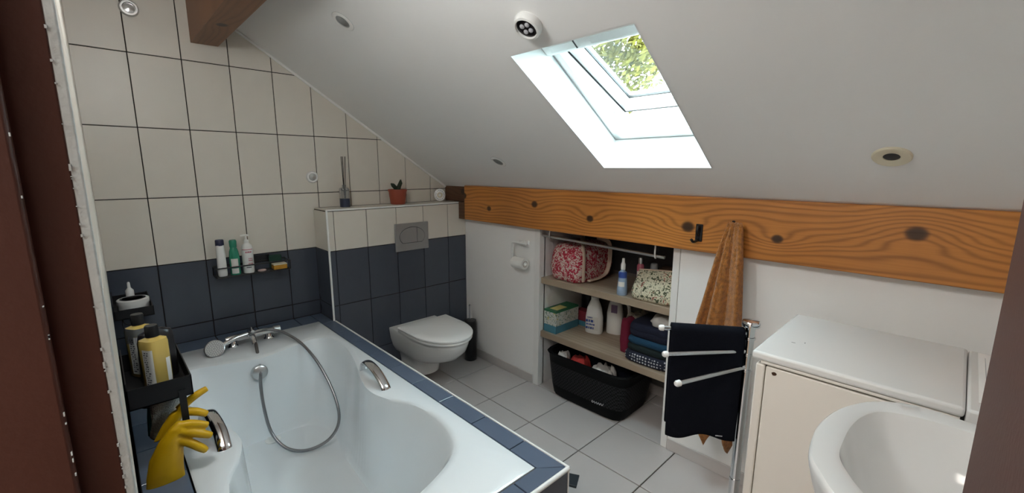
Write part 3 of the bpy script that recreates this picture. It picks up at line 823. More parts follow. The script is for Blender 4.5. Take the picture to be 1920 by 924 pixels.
hp = catmull(hose, 26)
b = MB(); b.tube(hp, [0.0078 if i % 2 else 0.0066 for i in range(len(hp))], 10)
obj('hose', b, 'hose_metal', FA, smooth=60)

# ------------------------------------------------------------------ toilet, flush plate, brush
TCY = 1.492
def dloop(x0, xf, hw, z, n=40, e=2.0, xc=None):
    """D-shaped outline: straight back at x0, elliptical nose reaching xf"""
    xm = x0 + (xf-x0)*0.42 if xc is None else xc
    pts = []
    for k in range(n):
        a = -PI/2 + PI*k/(n-1)
        ca, sa = max(0, math.cos(a)), math.sin(a)
        pts.append((xm+(xf-xm)*ca**(2/e), TCY+hw*math.copysign(abs(sa)**(2/e), sa), z))
    m = 8
    for k in range(1, m): pts.append((xm+(x0-xm)*k/m, TCY+hw, z))
    for k in range(m+1): pts.append((x0, TCY+hw-2*hw*k/m, z))
    for k in range(1, m): pts.append((x0+(xm-x0)*k/m, TCY-hw, z))
    return pts
TO = thing('toilet', (0.45, TCY, 0), 'white wall-hung toilet with closed lid', 'toilet')
b = MB()
W0 = XB+.001
b.loft([dloop(W0, .400, .085, .045, xc=.33), dloop(W0, .425, .098, .055, xc=.34), dloop(W0, .445, .100, .12, xc=.36), dloop(W0, .475, .108, .165, xc=.37),
        dloop(W0, .585, .135, .190, xc=.40), dloop(W0, .675, .155, .230, xc=.44), dloop(W0, .735, .170, .285), dloop(W0, .755, .176, .330), dloop(W0, .760, .178, .350), dloop(W0, .756, .175, .358)])
obj('pan', b, 'ceramic', TO, smooth=45)
b = MB(); b.loft([dloop(.335, .762, .178, .360), dloop(.333, .770, .184, .364), dloop(.333, .770, .184, .374), dloop(.335, .766, .181, .377)]); obj('seat_ring', b, 'seat', TO, smooth=40)
b = MB(); b.loft([dloop(.338, .766, .181, .379), dloop(.334, .774, .187, .383), dloop(.334, .774, .187, .391), dloop(.338, .764, .180, .398), dloop(.38, .70, .13, .402), dloop(.45, .60, .05, .403)]); obj('lid', b, 'seat', TO, smooth=40)
for y in (-.075, .075):
    obj('hinge', MB().lathe([(0.017, .356), (0.017, .374), (0.014, .377)], (0.315, TCY+y, 0)), 'chrome_soft', TO, smooth=40)
FP = thing('flush_plate', (XB, 1.507, 0.94), 'satin grey dual flush plate on the tiled boxing', 'flush plate')
obj('plate', MB().box(XB+.001, XB+.012, 1.383, 1.631, 0.853, 1.035), 'matt_grey', FP, bevel=0.003)
def ell(n, a0, a1, ry, rz, cy, cz):
    return [(cy+ry*math.cos(a0+(a1-a0)*k/n), cz+rz*math.sin(a0+(a1-a0)*k/n)) for k in range(n+1)]
fpt = lambda u, v, w: Vector((XB+.012+w, u, v))
big = [(1.507+.030-.02*math.cos(a), .938+.062*math.sin(a)) for a in ()] 
pl = clip(ell(40, 0, 2*PI*.999, .092, .062, 1.507, .945), 1, 0, 1.540); pl = clip(pl, 0, -1, -.906)
pr_ = clip(ell(40, 0, 2*PI*.999, .092, .062, 1.507, .945), -1, 0, -1.543); pr_ = clip(pr_, 0, -1, -.906)
bigpl = clip(ell(40, 0, 2*PI*.999, .095, .065, 1.507, .945), 0, -1, -.903)
obj('button_gap', MB().prism(bigpl, fpt, .0006), 'ink', FP)
obj('button', MB().prism(pl, fpt, .004, .001), 'matt_grey', FP); obj('button', MB().prism(pr_, fpt, .004, .001), 'matt_grey', FP)
TBR = thing('toilet_brush', (0.345, 1.885, 0), 'black toilet brush holder with chrome handle beside the toilet', 'toilet brush')
b = MB(); b.lathe([(0.040, 0), (0.043, 0.004), (0.043, 0.285), (0.040, 0.29)], (0.335, 1.888, 0)); obj('holder', b, 'black_plastic', TBR, smooth=40)
b = MB(); b.lathe([(0.044, 0.288), (0.044, 0.302), (0.01, 0.306)], (0.335, 1.888, 0)); obj('lid', b, 'black_plastic', TBR, smooth=40)
b = MB(); b.tube([(0.335, 1.888, 0.30), (0.335, 1.888, 0.405)], .006, 10); b.lathe([(0.006, 0.0), (0.009, 0.008), (0.006, 0.018)], (0.335, 1.888, 0.403), n=12); obj('handle', b, 'chrome', TBR, smooth=40)

# toilet paper
TP = thing('paper_holder', (0.80, YK, 0.90), 'white wire toilet roll holder on the knee wall', 'holder')
b = MB(); b.tube(catmull([(0.885, 1.905, 0.925), (0.87, 1.905, 0.93), (0.775, 1.905, 0.93), (0.757, 1.905, 0.915), (0.757, 1.905, 0.82), (0.762, 1.905, 0.806), (0.775, 1.905, 0.803), (0.89, 1.905, 0.803)], 4), 0.007, 10)
obj('wire', b, 'white_plastic', TP, smooth=50)
obj('wall_plate', MB().box(0.775, 0.86, 1.945, YK, 0.916, 0.944), 'white_plastic', TP, bevel=0.004)
obj('arm', MB().tube([(0.82, 1.95, 0.93), (0.82, 1.905, 0.93)], .007, 10), 'white_plastic', TP, smooth=40)
RO = thing('toilet_roll', (0.825, 1.905, 0.76), 'nearly used white toilet roll hanging on the wire holder', 'toilet roll')
b = MB(); ax = lambda p: Vector((0.775+p.z, 1.905+p.x, 0.803+p.y))
b.lathe([(0.019, 0.0), (0.034, 0.0), (0.036, 0.002), (0.036, 0.098), (0.034, 0.1), (0.019, 0.1)], n=32, tf=ax); obj('paper', b, 'paper', RO, smooth=40)
b = MB(); b.lathe([(0.0188, 0.001), (0.0188, 0.1005), (0.0165, 0.1005), (0.0165, 0.001)], n=24, tf=ax); obj('core', b, 'card', RO, smooth=40)

# ------------------------------------------------------------------ things on the boxing ledge
DI = thing('reed_diffuser', (0.085, 1.125, ZBX), 'glass reed diffuser with dark reeds on the tiled ledge', 'diffuser')
b = MB(); b.lathe([(0.026, 0.0), (0.027, 0.004), (0.027, 0.105), (0.024, 0.115), (0.011, 0.12), (0.011, 0.135)], (0.085, 1.125, ZBX+.0005), e=3); obj('bottle', b, 'clear', DI, smooth=40)
b = MB(); b.lathe([(0.0275, 0.002), (0.0275, 0.052)], (0.085, 1.125, ZBX), e=3); obj('liquid_label', b, 'navy_label', DI, smooth=40)
for dx, dy in ((0.0, -.006), (.012, .006), (-.01, .002)):
    obj('reed', MB().tube([(0.085, 1.125, ZBX+.01), (0.085+dx, 1.128+dy*1.6, ZBX+.305)], .0022, 6), 'reed', DI)
PO = thing('succulent_pot', (0.085, 1.485, ZBX), 'small succulent in a terracotta pot on the tiled ledge', 'plant pot')
b = MB(); b.lathe([(0.046, 0.0), (0.048, 0.003), (0.058, 0.085), (0.062, 0.085), (0.062, 0.098), (0.055, 0.098), (0.05, 0.085)], (0.085, 1.485, ZBX+.0005)); obj('pot', b, 'terracotta', PO, smooth=40)
b = MB(); b.lathe([(0.052, 0.084), (0.03, 0.088), (0.0, 0.09)], (0.085, 1.485, ZBX)); obj('soil', b, 'soil', PO, smooth=40)
for pts in ([(0.085, 1.48, .09), (0.085, 1.47, .11), (0.085, 1.452, .128), (0.085, 1.44, .137)], [(0.085, 1.495, .09), (0.085, 1.497, .115), (0.085, 1.51, .14), (0.085, 1.512, .162)]):
    b = MB(); b.tube([(p[0], p[1], ZBX+p[2]) for p in pts], [.010, .014, .013, .004], 10); obj('leaf', b, 'plant', PO, smooth=60)
OR = thing('bead_ornament', (0.085, 1.825, ZBX), 'small round white beaded ornament next to the beam', 'ornament')
orc = Vector((0.085, 1.822, ZBX+.047)); orq = Vector((0.82, -.55, 0.1)).normalized().to_track_quat('Z', 'Y').to_matrix()
b = MB(); b.lathe([(0.022, -.012), (0.043, -.010), (0.046, 0.0), (0.043, .010), (0.024, .012), (0.022, -.012)][:-1], n=32, tf=lambda p: orc+orq @ p, sx=.9); obj('rim', b, 'white_plastic', OR, smooth=40)
b = MB(); b.lathe([(0.0, .004), (0.012, .014), (0.020, .012), (0.024, .002), (.02, -.01)], n=24, tf=lambda p: orc+orq @ p); obj('centre', b, 'cream_ring', OR, smooth=40)
b = MB()
for k in range(14):
    a = 2*PI*k/14; pc = orc+orq @ Vector((.0325*math.cos(a)*.9, .0325*math.sin(a), .012))
    b.lathe([(0.0, -.004), (.004, 0), (0.0, .004)], pc, n=8)
obj('bead', b, 'ink_grey', OR, smooth=60, kind='stuff')

# ------------------------------------------------------------------ lights in ceiling and gable
NQ = Vector((0, -SA, -CA)).to_track_quat('Z', 'Y').to_matrix()
def downlight(x, y, label, style):
    c = Vector((x, y, S0+SL*y)); tf = lambda p: c+NQ @ p
    if style == 'spot':
        t = thing('ceiling_spot', c, label, 'spotlight', 'spotlights of the slope')
        b = MB(); b.lathe([(0.045, 0.0), (0.047, 0.004), (0.043, 0.024), (0.036, 0.026), (0.034, 0.018)], n=32, tf=tf); obj('housing', b, 'white_plastic', t, smooth=40)
        b = MB(); b.lathe([(0.036, 0.019), (0.0, 0.0195)], n=32, tf=tf); obj('lens', b, 'lens', t)
        for k in range(4):
            a = PI/4+k*PI/2
            b = MB(); b.lathe([(.008, .018), (.0078, .022), (.005, .0245), (0, .025)], n=12, tf=lambda p, a=a: tf(p+Vector((.015*math.cos(a), .015*math.sin(a), 0)))); obj('led', b, 'led', t, smooth=60)
    elif style == 'ivory':
        t = thing('ceiling_spot', c, label, 'spotlight', 'spotlights of the slope')
        b = MB(); b.lathe([(0.046, 0.0), (0.046, 0.003), (0.043, 0.006), (0.020, 0.004), (0.019, -.01)], n=32, tf=tf); obj('bezel', b, 'cream_ring', t, smooth=40)
        b = MB(); b.lathe([(0.0195, 0.001), (0.0, 0.0012)], n=24, tf=tf); obj('lamp_hole', b, 'lens', t)
    else:
        t = thing('ceiling_spot', c, label, 'spotlight', 'spotlights of the slope')
        b = MB(); b.lathe([(0.046, 0.0), (0.046, 0.002), (0.041, 0.004), (0.028, 0.002), (0.027, -.008)], n=32, tf=tf); obj('bezel', b, 'trim_paint', t, smooth=40)
        b = MB(); b.lathe([(0.027, -.004), (0.018, .0005), (0.0, .001)], n=24, tf=tf); obj('lamp_face', b, 'plaster', t, smooth=60)
        b = MB(); b.lathe([(0.030, .0022), (0.030, .0032), (0.0275, .0032), (0.0275, .0022)], n=32, tf=tf); obj('gap_ring', b, 'spray_grey', t)
        b = MB(); b.lathe([(0.0475, .0002), (0.0475, .0012), (0.0455, .0012), (0.0455, .0002)], n=32, tf=tf); obj('edge_ring', b, 'spray_grey', t)
    return t
downlight(0.884, 0.831, 'white recessed spotlight high on the slope near the purlin', 'white')
downlight(1.721, 1.054, 'white surface spotlight with dark lens above the roof window', 'spot')
downlight(0.881, 1.677, 'white recessed spotlight low on the slope above the left of the beam', 'white')
downlight(2.562, 1.678, 'ivory ringed spotlight with a dark centre right of the roof window', 'ivory')
def wall_spot(y, z, r, label, chrome):
    c = Vector((0, y, z)); q_ = VX.to_track_quat('Z', 'Y').to_matrix(); tf = lambda p: c+q_ @ p
    t = thing('wall_spot', c, label, 'spotlight')
    b = MB(); b.lathe([(r, 0.0005), (r, 0.004), (r*.85, 0.012), (r*.66, 0.012), (r*.58, 0.005)], n=32, tf=tf); obj('bezel', b, 'chrome_soft' if chrome else 'white_plastic', t, smooth=40)
    b = MB(); b.lathe([(r*.6, 0.006), (r*.3, 0.009), (0, 0.010)], n=24, tf=tf); obj('lamp_face', b, 'bulb_face', t, smooth=50)
wall_spot(0.229, 2.095, 0.036, 'round chrome spotlight set in the tiles at top left', True)
wall_spot(0.971, 1.335, 0.035, 'round white light on the cream tiles beside the reed diffuser', False)

# ------------------------------------------------------------------ bottle builder
def bottle(name, c, prof, m, label, cat='bottle', cap=None, capm='black_plastic', sx=1, sy=1, e=2.0, rot=0.0, group=None, bands=(), n=28):
    t = thing(name, c, label, cat, group)
    b = MB(); b.lathe(prof, c, n=n, sx=sx, sy=sy, e=e, rot=rot); obj('body', b, m, t, smooth=40)
    if cap:
        b = MB(); b.lathe(cap, c, n=24, rot=rot); obj('cap', b, capm, t, smooth=40)
    for (z0, z1, r, bm, a0, a1) in bands:      # printed wrap between two angles
        b = MB(); nn = 14
        def fn(u, v, r=r, z0=z0, z1=z1, a0=a0, a1=a1):
            a = a0+(a1-a0)*u; ca, sa = math.cos(a), math.sin(a)
            q_ = (abs(ca)**e+abs(sa)**e)**(-1/e)
            x, y = ca*q_*r*sx, sa*q_*r*sy
            x, y = x*math.cos(rot)-y*math.sin(rot), x*math.sin(rot)+y*math.cos(rot)
            return Vector(c)+Vector((x, y, z0+(z1-z0)*v))
        b.grid(nn, 1, fn); obj('label_print', b, bm, t, smooth=60)
    return t

def text_rows(parent, o_, U_, V_, rows, m='ink'):
    """small printed dashes standing for lettering too small to read"""
    b = MB()
    N_ = U_.cross(V_).normalized()
    for (v, u0, u1, h) in rows:
        u = u0
        while u < u1:
            w = min(R.uniform(.35, 1.0)*h*1.1, u1-u)
            p = [o_+U_*(u+a*w)+V_*(v+bb*h)+N_*.0006 for a, bb in ((0, 0), (1, 0), (1, 1), (0, 1))]
            b.add(p, [(0, 1, 2, 3)]); u += w+h*.3
    obj('lettering', b, m, parent, kind='stuff')

# ------------------------------------------------------------------ wire rack on the gable with toiletries
RK = thing('wire_rack', (0.06, 0.60, 0.82), 'black wire rack on the gable tiles holding toiletries', 'rack')
rx0, rx1, ry0, ry1, rz0, rz1 = 0.004, 0.100, 0.425, 0.780, 0.822, 0.872
b = MB()
lo = [(rx1, ry0, 0), (rx1, ry1, 0), (rx0+.004, ry1, 0), (rx0+.004, ry0, 0), (rx1, ry0, 0)]
b.tube([(p[0], p[1], rz0) for p in lo], .0028, 8); obj('bottom_wire', b, 'black_metal', RK, smooth=40)
b = MB(); b.tube([(p[0], p[1], rz1) for p in lo], .0035, 8); obj('top_wire', b, 'black_metal', RK, smooth=40)
for (x, y) in ((rx1, ry0), (rx1, ry1), (rx0+.004, ry1), (rx0+.004, ry0)):
    obj('post', MB().tube([(x, y, rz0), (x, y, rz1)], .0028, 8), 'black_metal', RK)
for k in range(1, 8):
    x = rx0+(rx1-rx0)*k/8
    obj('grid_wire', MB().tube([(x, ry0, rz0), (x, ry1, rz0)], .0020, 6), 'black_metal', RK)
obj('back_plate', MB().box(0.001, 0.006, 0.60, 0.70, 0.862, 0.905), 'black_metal', RK, bevel=.002)
zb = rz0+.003
bottle('shampoo_tube', (0.062, 0.458, zb), [(0.019, 0), (0.021, .004), (0.021, .04), (0.019, .135), (0.0185, .165)], 'white_plastic', 'white shampoo bottle with navy cap in the wire rack', cap=[(0.0195, .163), (0.0195, .190), (0.017, .194)], capm='navy_cap', e=2.6)
bottle('green_shampoo_bottle', (0.062, 0.517, zb), [(0.022, 0), (0.024, .004), (0.024, .10), (0.021, .125), (0.015, .145), (.013, .15)], 'green_bottle', 'green shampoo bottle with green cap in the wire rack', cap=[(0.0165, .148), (0.0175, .18), (0.014, .187)], capm='green_bottle',
       bands=[(.045, .088, .0245, 'label_white', -.9, .5), (.008, .036, .0245, 'label_white', -.9, .5)])
t = bottle('pump_bottle', (0.062, 0.580, zb), [(0.025, 0), (0.027, .004), (0.027, .135), (0.024, .15), (0.012, .162), (.010, .165)], 'white_plastic', 'white pump bottle with red lettering in the wire rack', cap=[(0.011, .163), (0.011, .180), (0.005, .182), (.005, .20)], capm='white_plastic',
       bands=[(.128, .131, .0273, 'ink_red', -1.3, .9), (.03, .034, .0273, 'ink', -.6, .3)])
obj('pump_nozzle', MB().tube([(0.070, 0.592, zb+.203), (0.062, 0.580, zb+.206), (0.055, 0.556, zb+.203)], .0055, 8), 'white_plastic', t, smooth=40)
text_rows(t, Vector((0.0895, 0.565, zb)), VY, VZ, [(.112, .0, .03, .008), (.078, .012, .03, .005), (.068, .012, .03, .005), (.05, .01, .03, .005)], 'ink_red')
SP = thing('kitchen_sponge', (0.07, 0.735, zb), 'orange sponge with a pale scouring side in the wire rack', 'sponge')
obj('foam', MB().box(0.045, 0.095, 0.695, 0.765, zb, zb+.024), 'sponge', SP, bevel=.003)
obj('pale_layer', MB().box(0.045, 0.095, 0.695, 0.765, zb+.0242, zb+.031), 'cream_ring', SP, bevel=.002)
o = obj('scouring_pad', MB().box(0.018, 0.040, 0.690, 0.755, zb, zb+.075), 'green_dark', None, bevel=.008)
tag(o, 'dark green scouring pad standing behind the orange sponge', 'scouring pad')
o = obj('soap_sliver', MB().lathe([(0.0, 0), (0.016, 0), (0.018, .004), (0.015, .009), (0, .010)], (0.075, 0.640, zb), sy=1.2), 'soap', None, smooth=60)
tag(o, 'worn pale soap bar lying in the wire rack', 'soap')

# ------------------------------------------------------------------ trays on the door wall
def tray(x0, x1, y1, z0, z1, label):
    t = thing('wall_tray', ((x0+x1)/2, YL, z0), label, 'tray', 'black metal trays on the bath wall')
    y0 = YL+.002; th = .003
    obj('bottom', MB().box(x0, x1, y0, y1, z0, z0+th), 'black_metal', t)
    obj('front_rim', MB().box(x0, x1, y1-th, y1, z0, z1), 'black_metal', t)
    obj('end_rim', MB().box(x1-th, x1, y0, y1, z0, z1), 'black_metal', t)
    obj('end_rim', MB().box(x0, x0+th, y0, y1, z0, z1), 'black_metal', t)
    obj('back_rim', MB().box(x0, x1, y0, y0+th, z0, z1+.02), 'black_metal', t)
    return t
T1 = tray(0.885, 1.205, 0.163, 0.722, 0.783, 'nearest black wall tray with two yellow shower gels')
obj('hook_leg', MB().box(1.2, 1.209, 0.128, 0.145, 0.612, 0.745), 'black_metal', T1)
obj('hook_toe', MB().box(1.2, 1.232, 0.128, 0.145, 0.606, 0.616), 'black_metal', T1)
obj('wire_hook', MB().tube(catmull([(1.12, .045, .722), (1.12, .040, .70), (1.12, .048, .685), (1.12, .072, .682), (1.12, .088, .695)], 6), .002, 8), 'black_metal', T1, smooth=60)
T2 = tray(0.10, 0.40, 0.143, 0.772, 0.812, 'black wall tray in the far corner holding a white tub')
obj('wire_hook', MB().tube(catmull([(.38, .040, .772), (.38, .045, .752), (.38, .062, .742), (.38, .082, .752)], 5), .002, 8), 'black_metal', T2, smooth=60)
obj('wire_hook', MB().tube(catmull([(.38, .040, .772), (.38, .040, .732), (.38, .062, .716), (.38, .092, .728), (.38, .095, .742)], 5), .002, 8), 'black_metal', T2, smooth=60)
gel = [(0.028, 0), (0.030, .003), (0.030, .150), (0.028, .160), (0.014, .166), (0.013, .170)]
gcap = [(0.0165, .168), (0.0165, .198), (0.015, .202)]
def gelb(c, label, full, rot):
    t = bottle('shower_gel_bottle', c, gel, 'yellow_gel', label, cap=gcap, capm='black_plastic', e=4.0, rot=rot, group='yellow shower gels on the tray', sy=1.0,
           bands=[(.012, .135, .0303, 'label_white', -1.75, -.75), (.02, .10, .0303, 'label_white', .25, .62)])
    b = MB()
    for k in range(16):
        zc = .02+k*.007
        for side in (-1.55, -1.3):
            a = side+R.uniform(-.1, .1); ca, sa = math.cos(a), math.sin(a); q_ = (abs(ca)**4+abs(sa)**4)**(-.25)*.0307
            a2 = a+R.uniform(.08, .22); cb_, sb_ = math.cos(a2), math.sin(a2); q2 = (abs(cb_)**4+abs(sb_)**4)**(-.25)*.0307
            cr_, sr_ = math.cos(rot), math.sin(rot)
            P_ = lambda x, y, z: Vector(c)+Vector((x*cr_-y*sr_, x*sr_+y*cr_, z))
            b.add([P_(ca*q_, sa*q_, zc), P_(cb_*q2, sb_*q2, zc), P_(cb_*q2, sb_*q2, zc+.003), P_(ca*q_, sa*q_, zc+.003)], [(0, 1, 2, 3)])
    obj('lettering', b, 'ink', t, kind='stuff')
    if not full:
        b = MB(); b.lathe([(0.0304, .112), (0.0304, .150), (.0284, .1602)], c, e=4.0, rot=rot); obj('empty_top', b, 'clear', t, smooth=40)
gelb((1.105, 0.093, 0.7255), 'full yellow shower gel bottle at the front of the near tray', True, .55)
gelb((0.945, 0.070, 0.7255), 'half used yellow shower gel bottle behind the full one', False, .55)
bottle('black_bottle', (1.02, 0.104, 0.7255), [(0.045, 0), (0.048, .006), (0.047, .13), (0.042, .155), (0.02, .165), (.0, .166)], 'black_bottle', 'flat black bottle wedged between the two yellow shower gels', sx=.35, e=3.0, rot=.25)
JA = thing('cosmetic_tub', (0.30, 0.083, 0.776), 'low white cosmetic tub with lid on the far tray', 'jar')
b = MB(); b.lathe([(0.050, 0), (0.053, .004), (0.053, .034)], (0.28, 0.084, 0.776), n=36); obj('tub', b, 'white_plastic', JA, smooth=40)
b = MB(); b.lathe([(0.055, .033), (0.055, .050), (0.052, .053), (0, .0535)], (0.28, 0.084, 0.776), n=36); L_ = obj('lid', b, 'white_plastic', JA, smooth=40)
b = MB(); b.lathe([(0.044, .0538), (0.044, .0542), (0.036, .0542), (0.036, .0538)], (0.28, 0.084, 0.776), n=36); obj('lid_ring_print', b, 'ink', L_)
text_rows(JA, Vector((0.336, 0.05, 0.79)), VY, VZ, [(.004, .0, .03, .004)], 'ink')
text_rows(L_, Vector((0.265, 0.065, 0.8302)), VY, -VX, [(.0, .0, .04, .008), (-.014, .004, .034, .006)], 'ink')
bottle('dropper_bottle', (0.165, 0.080, 0.776), [(0.014, 0), (0.015, .003), (0.015, .065), (0.006, .078), (0.005, .08)], 'white_plastic', 'tiny white dropper bottle behind the cosmetic tub', cap=[(0.006, .079), (0.005, .10), (0.003, .104)], capm='white_plastic')

# scrub pad hanging behind gloves
SCB = thing('scrub_glove', (1.12, 0.075, 0.70), 'pale grey scrub mitt with teal edge hanging from the wire hook', 'scrub mitt')
def sheet(pts_l, pts_r, depth, nv=10, wav=.004, x=1.0, th=.012):
    b = MB()
    def fn(u, v):
        k = v*(len(pts_l)-1); i = min(int(k), len(pts_l)-2); f = k-i
        l = Vector(pts_l[i]).lerp(Vector(pts_l[i+1]), f); r_ = Vector(pts_r[i]).lerp(Vector(pts_r[i+1]), f)
        p = l.lerp(r_, u); p.x += wav*math.sin(u*9+v*5)+depth*math.sin(PI*u)
        return p
    b.grid(12, 14, fn); return b
obj('pad', sheet([(1.12, .068, .70), (1.12, .062, .64), (1.12, .058, .585)], [(1.12, .150, .690), (1.12, .118, .63), (1.12, .078, .575)], .012), 'grey_mesh', SCB, smooth=60, solid=.014)
obj('edge', MB().tube([(1.115, .067, .705), (1.115, .060, .65), (1.115, .056, .59)], .007, 8), 'teal', SCB, smooth=60)

# yellow rubber gloves
def glove(name, label, cuff, fingers, palm):
    b = MB()
    loops = []
    for (c, w, d, ang) in cuff:
        c = Vector(c); l = []
        for k in range(24):
            a = 2*PI*k/24
            l.append(c+Vector((d*math.sin(a), w*math.cos(a)*math.cos(ang), w*math.cos(a)*math.sin(ang))))
        loops.append(l)
    b.loft(loops)
    for pts, rs in fingers:
        pp = catmull(pts, 4); rr = []
        for i in range(len(pp)):
            t = i/(len(pp)-1)*(len(rs)-1); j = min(int(t), len(rs)-2); rr.append(rs[j]+(rs[j+1]-rs[j])*(t-j))
        b.tube(pp, rr, 12)
    for c, r in palm:
        b.lathe([(0.0, -r), (r*.7, -r*.7), (r, 0), (r*.7, r*.7), (0, r)], c, n=14)
    o = obj(name, b, 'rubber', None, smooth=60)
    md = o.modifiers.new('remesh', 'REMESH'); md.mode = 'VOXEL'; md.voxel_size = 0.0032; md.use_smooth_shade = True
    sm = o.modifiers.new('smooth', 'SMOOTH'); sm.iterations = 6; sm.factor = .5
    return tag(o, label, 'glove', 'rubber gloves on the tray hook')
glove('rubber_glove', 'yellow rubber glove hanging cuff down with fingers out to the right',
      [((1.225, .070, .484), .046, .016, .05), ((1.227, .072, .520), .044, .019, .05), ((1.230, .080, .570), .040, .020, .0), ((1.234, .095, .615), .030, .018, -.1), ((1.236, .112, .645), .020, .014, -.3), ((1.232, .125, .660), .012, .010, -.5)],
      [([(1.233, .118, .650), (1.238, .140, .648), (1.242, .162, .640), (1.242, .184, .628)], [.012, .013, .0115, .009]),
       ([(1.238, .120, .632), (1.246, .145, .622), (1.249, .170, .607), (1.247, .188, .594)], [.013, .0135, .012, .0095]),
       ([(1.238, .112, .610), (1.246, .138, .590), (1.248, .158, .568), (1.246, .170, .552)], [.012, .013, .0125, .010])],
      [((1.236, .120, .635), .018)])
glove('rubber_glove', 'yellow rubber glove behind it with one finger pointing up past the tray',
      [((1.170, .085, .600), .030, .014, .3), ((1.172, .105, .640), .028, .014, .3), ((1.174, .125, .672), .022, .012, .2)],
      [([(1.174, .125, .672), (1.178, .150, .692), (1.180, .178, .708), (1.180, .200, .716)], [.013, .012, .011, .009]),
       ([(1.172, .135, .660), (1.176, .165, .650), (1.178, .192, .632)], [.013, .013, .010])], [])

# ------------------------------------------------------------------ niche: shelves, rod
for zt, lab in ((0.722, 'upper grey oak shelf board in the niche'), (0.372, 'lower grey oak shelf board in the niche')):
    o = obj('shelf_board', MB().box(NX0+.001, NX1-.001, YK+.012, NY-.009, zt-.038, zt), 'oak', None, bevel=.002)
    tag(o, lab, 'shelf', 'niche shelf boards')
Z1, Z2 = 0.7225, 0.3725
RD = thing('hanging_rod', (1.36, 1.975, 0.98), 'chrome rod hung on hooks under the beam across the niche', 'rod')
obj('bar', MB().tube([(0.955, 1.975, 0.989), (1.752, 1.975, 0.968)], .0085, 14), 'chrome_soft', RD, smooth=40)
obj('hook', MB().tube(catmull([(1.70, 1.975, 1.035), (1.704, 1.968, 1.012), (1.706, 1.962, .985), (1.706, 1.967, .963), (1.704, 1.978, .958), (1.702, 1.986, .966)], 4), .004, 8), 'white_plastic', RD, smooth=40)
obj('hook', MB().tube(catmull([(1.02, 1.975, 1.035), (1.02, 1.968, 1.01), (1.02, 1.963, .99), (1.02, 1.968, .976), (1.02, 1.98, .975)], 4), .004, 8), 'chrome_soft', RD, smooth=40)

def soft_box(x0, x1, y0, y1, z0, z1, e=4.0, n=36, top=.9, bulge=.06, taper=0.0, wob=.006):
    """soft cloth bag: rounded box loft with a gentle wobble"""
    b = MB(); cx, cy = (x0+x1)/2, (y0+y1)/2; hx, hy = (x1-x0)/2, (y1-y0)/2; loops = []
    prof = [(0.0, .90), (.03, .965), (.12, 1.0), (.35, 1.0+bulge), (.6, 1.0+bulge*.7), (.82, 1.0-.02), (.94, top), (1.0, top*.72)]
    for t, s in prof:
        l = []
        for k in range(n):
            a = 2*PI*k/n; ca, sa = math.cos(a), math.sin(a); q_ = (abs(ca)**e+abs(sa)**e)**(-1/e)
            w = 1+wob/.1*.5*mnoise.noise(Vector((ca*1.7+cx*9, sa*1.7, t*3)))
            l.append((cx+ca*q_*hx*s*w*(1-taper*t), cy+sa*q_*hy*s*w, z0+(z1-z0)*t + wob*mnoise.noise(Vector((ca*2, sa*2+cx*5, t*2)))*(t > .5)))
        loops.append(l)
    b.loft(loops); return b

# upper shelf things
BG = thing('floral_bag', (1.11, 2.16, Z1), 'red and white floral cloth bag with cream straps on the upper shelf', 'bag')
obj('cloth', soft_box(0.985, 1.235, 1.985, 2.36, Z1, .945, wob=.010), 'red_bag', BG, smooth=60)
obj('strap', MB().tube(catmull([(1.240, 2.02, Z1+.018), (1.243, 2.015, .80), (1.240, 2.02, .89), (1.222, 2.03, .945), (1.16, 2.10, .966), (1.10, 2.2, .962)], 5), .006, 8, sx=2.4), 'cream', BG, smooth=60)
obj('strap', MB().tube(catmull([(1.250, 2.06, Z1+.018), (1.254, 2.16, Z1+.02), (1.25, 2.24, .77), (1.248, 2.27, .86), (1.235, 2.27, .945), (1.15, 2.27, .965)], 5), .006, 8, sx=2.4), 'cream', BG, smooth=60)
t = bottle('spray_bottle', (1.505, 2.01, Z1), [(0.026, 0), (0.028, .004), (0.027, .04), (0.022, .10), (0.020, .125), (.011, .135), (.011, .14)], 'blue_bottle', 'pale blue spray bottle with blue collar on the upper shelf', cap=[(0.012, .138), (0.013, .165), (0.008, .178), (0.007, .198), (.004, .20)], capm='white_plastic',
       bands=[(.095, .128, .0225, 'ink_blue', -2.6, .2), (.02, .075, .0262, 'label_white', -2.0, -.6)])
bottle('slim_can', (1.545, 2.12, Z1), [(0.018, 0), (0.019, .003), (0.019, .15), (.012, .162)], 'pink_can', 'slim pink can behind the spray bottle on the upper shelf', cap=[(0.013, .16), (0.013, .19), (0.011, .194)], capm='chrome_soft', bands=[(.06, .12, .0193, 'label_white', -2.2, -.3)])
bottle('deodorant_stick', (1.605, 2.155, Z1), [(0.020, 0), (0.021, .003), (0.021, .11), (.019, .115)], 'black_bottle', 'dark deodorant stick with grey cap behind the floral pouch', cap=[(0.019, .114), (0.019, .16), (0.016, .165)], capm='ink_grey', bands=[(.03, .10, .0213, 'label_white', -2.2, -.5)])
FPO = thing('floral_pouch', (1.68, 2.05, Z1), 'cream floral pouch lying at the right end of the upper shelf', 'pouch')
b = MB()
def pouch(u, v):
    a = 2*PI*u
    pr = [(0.0, 0.0), (.35, .52), (.62, 1.0), (.85, .92), (1.0, .12)]
    return None
loops = []
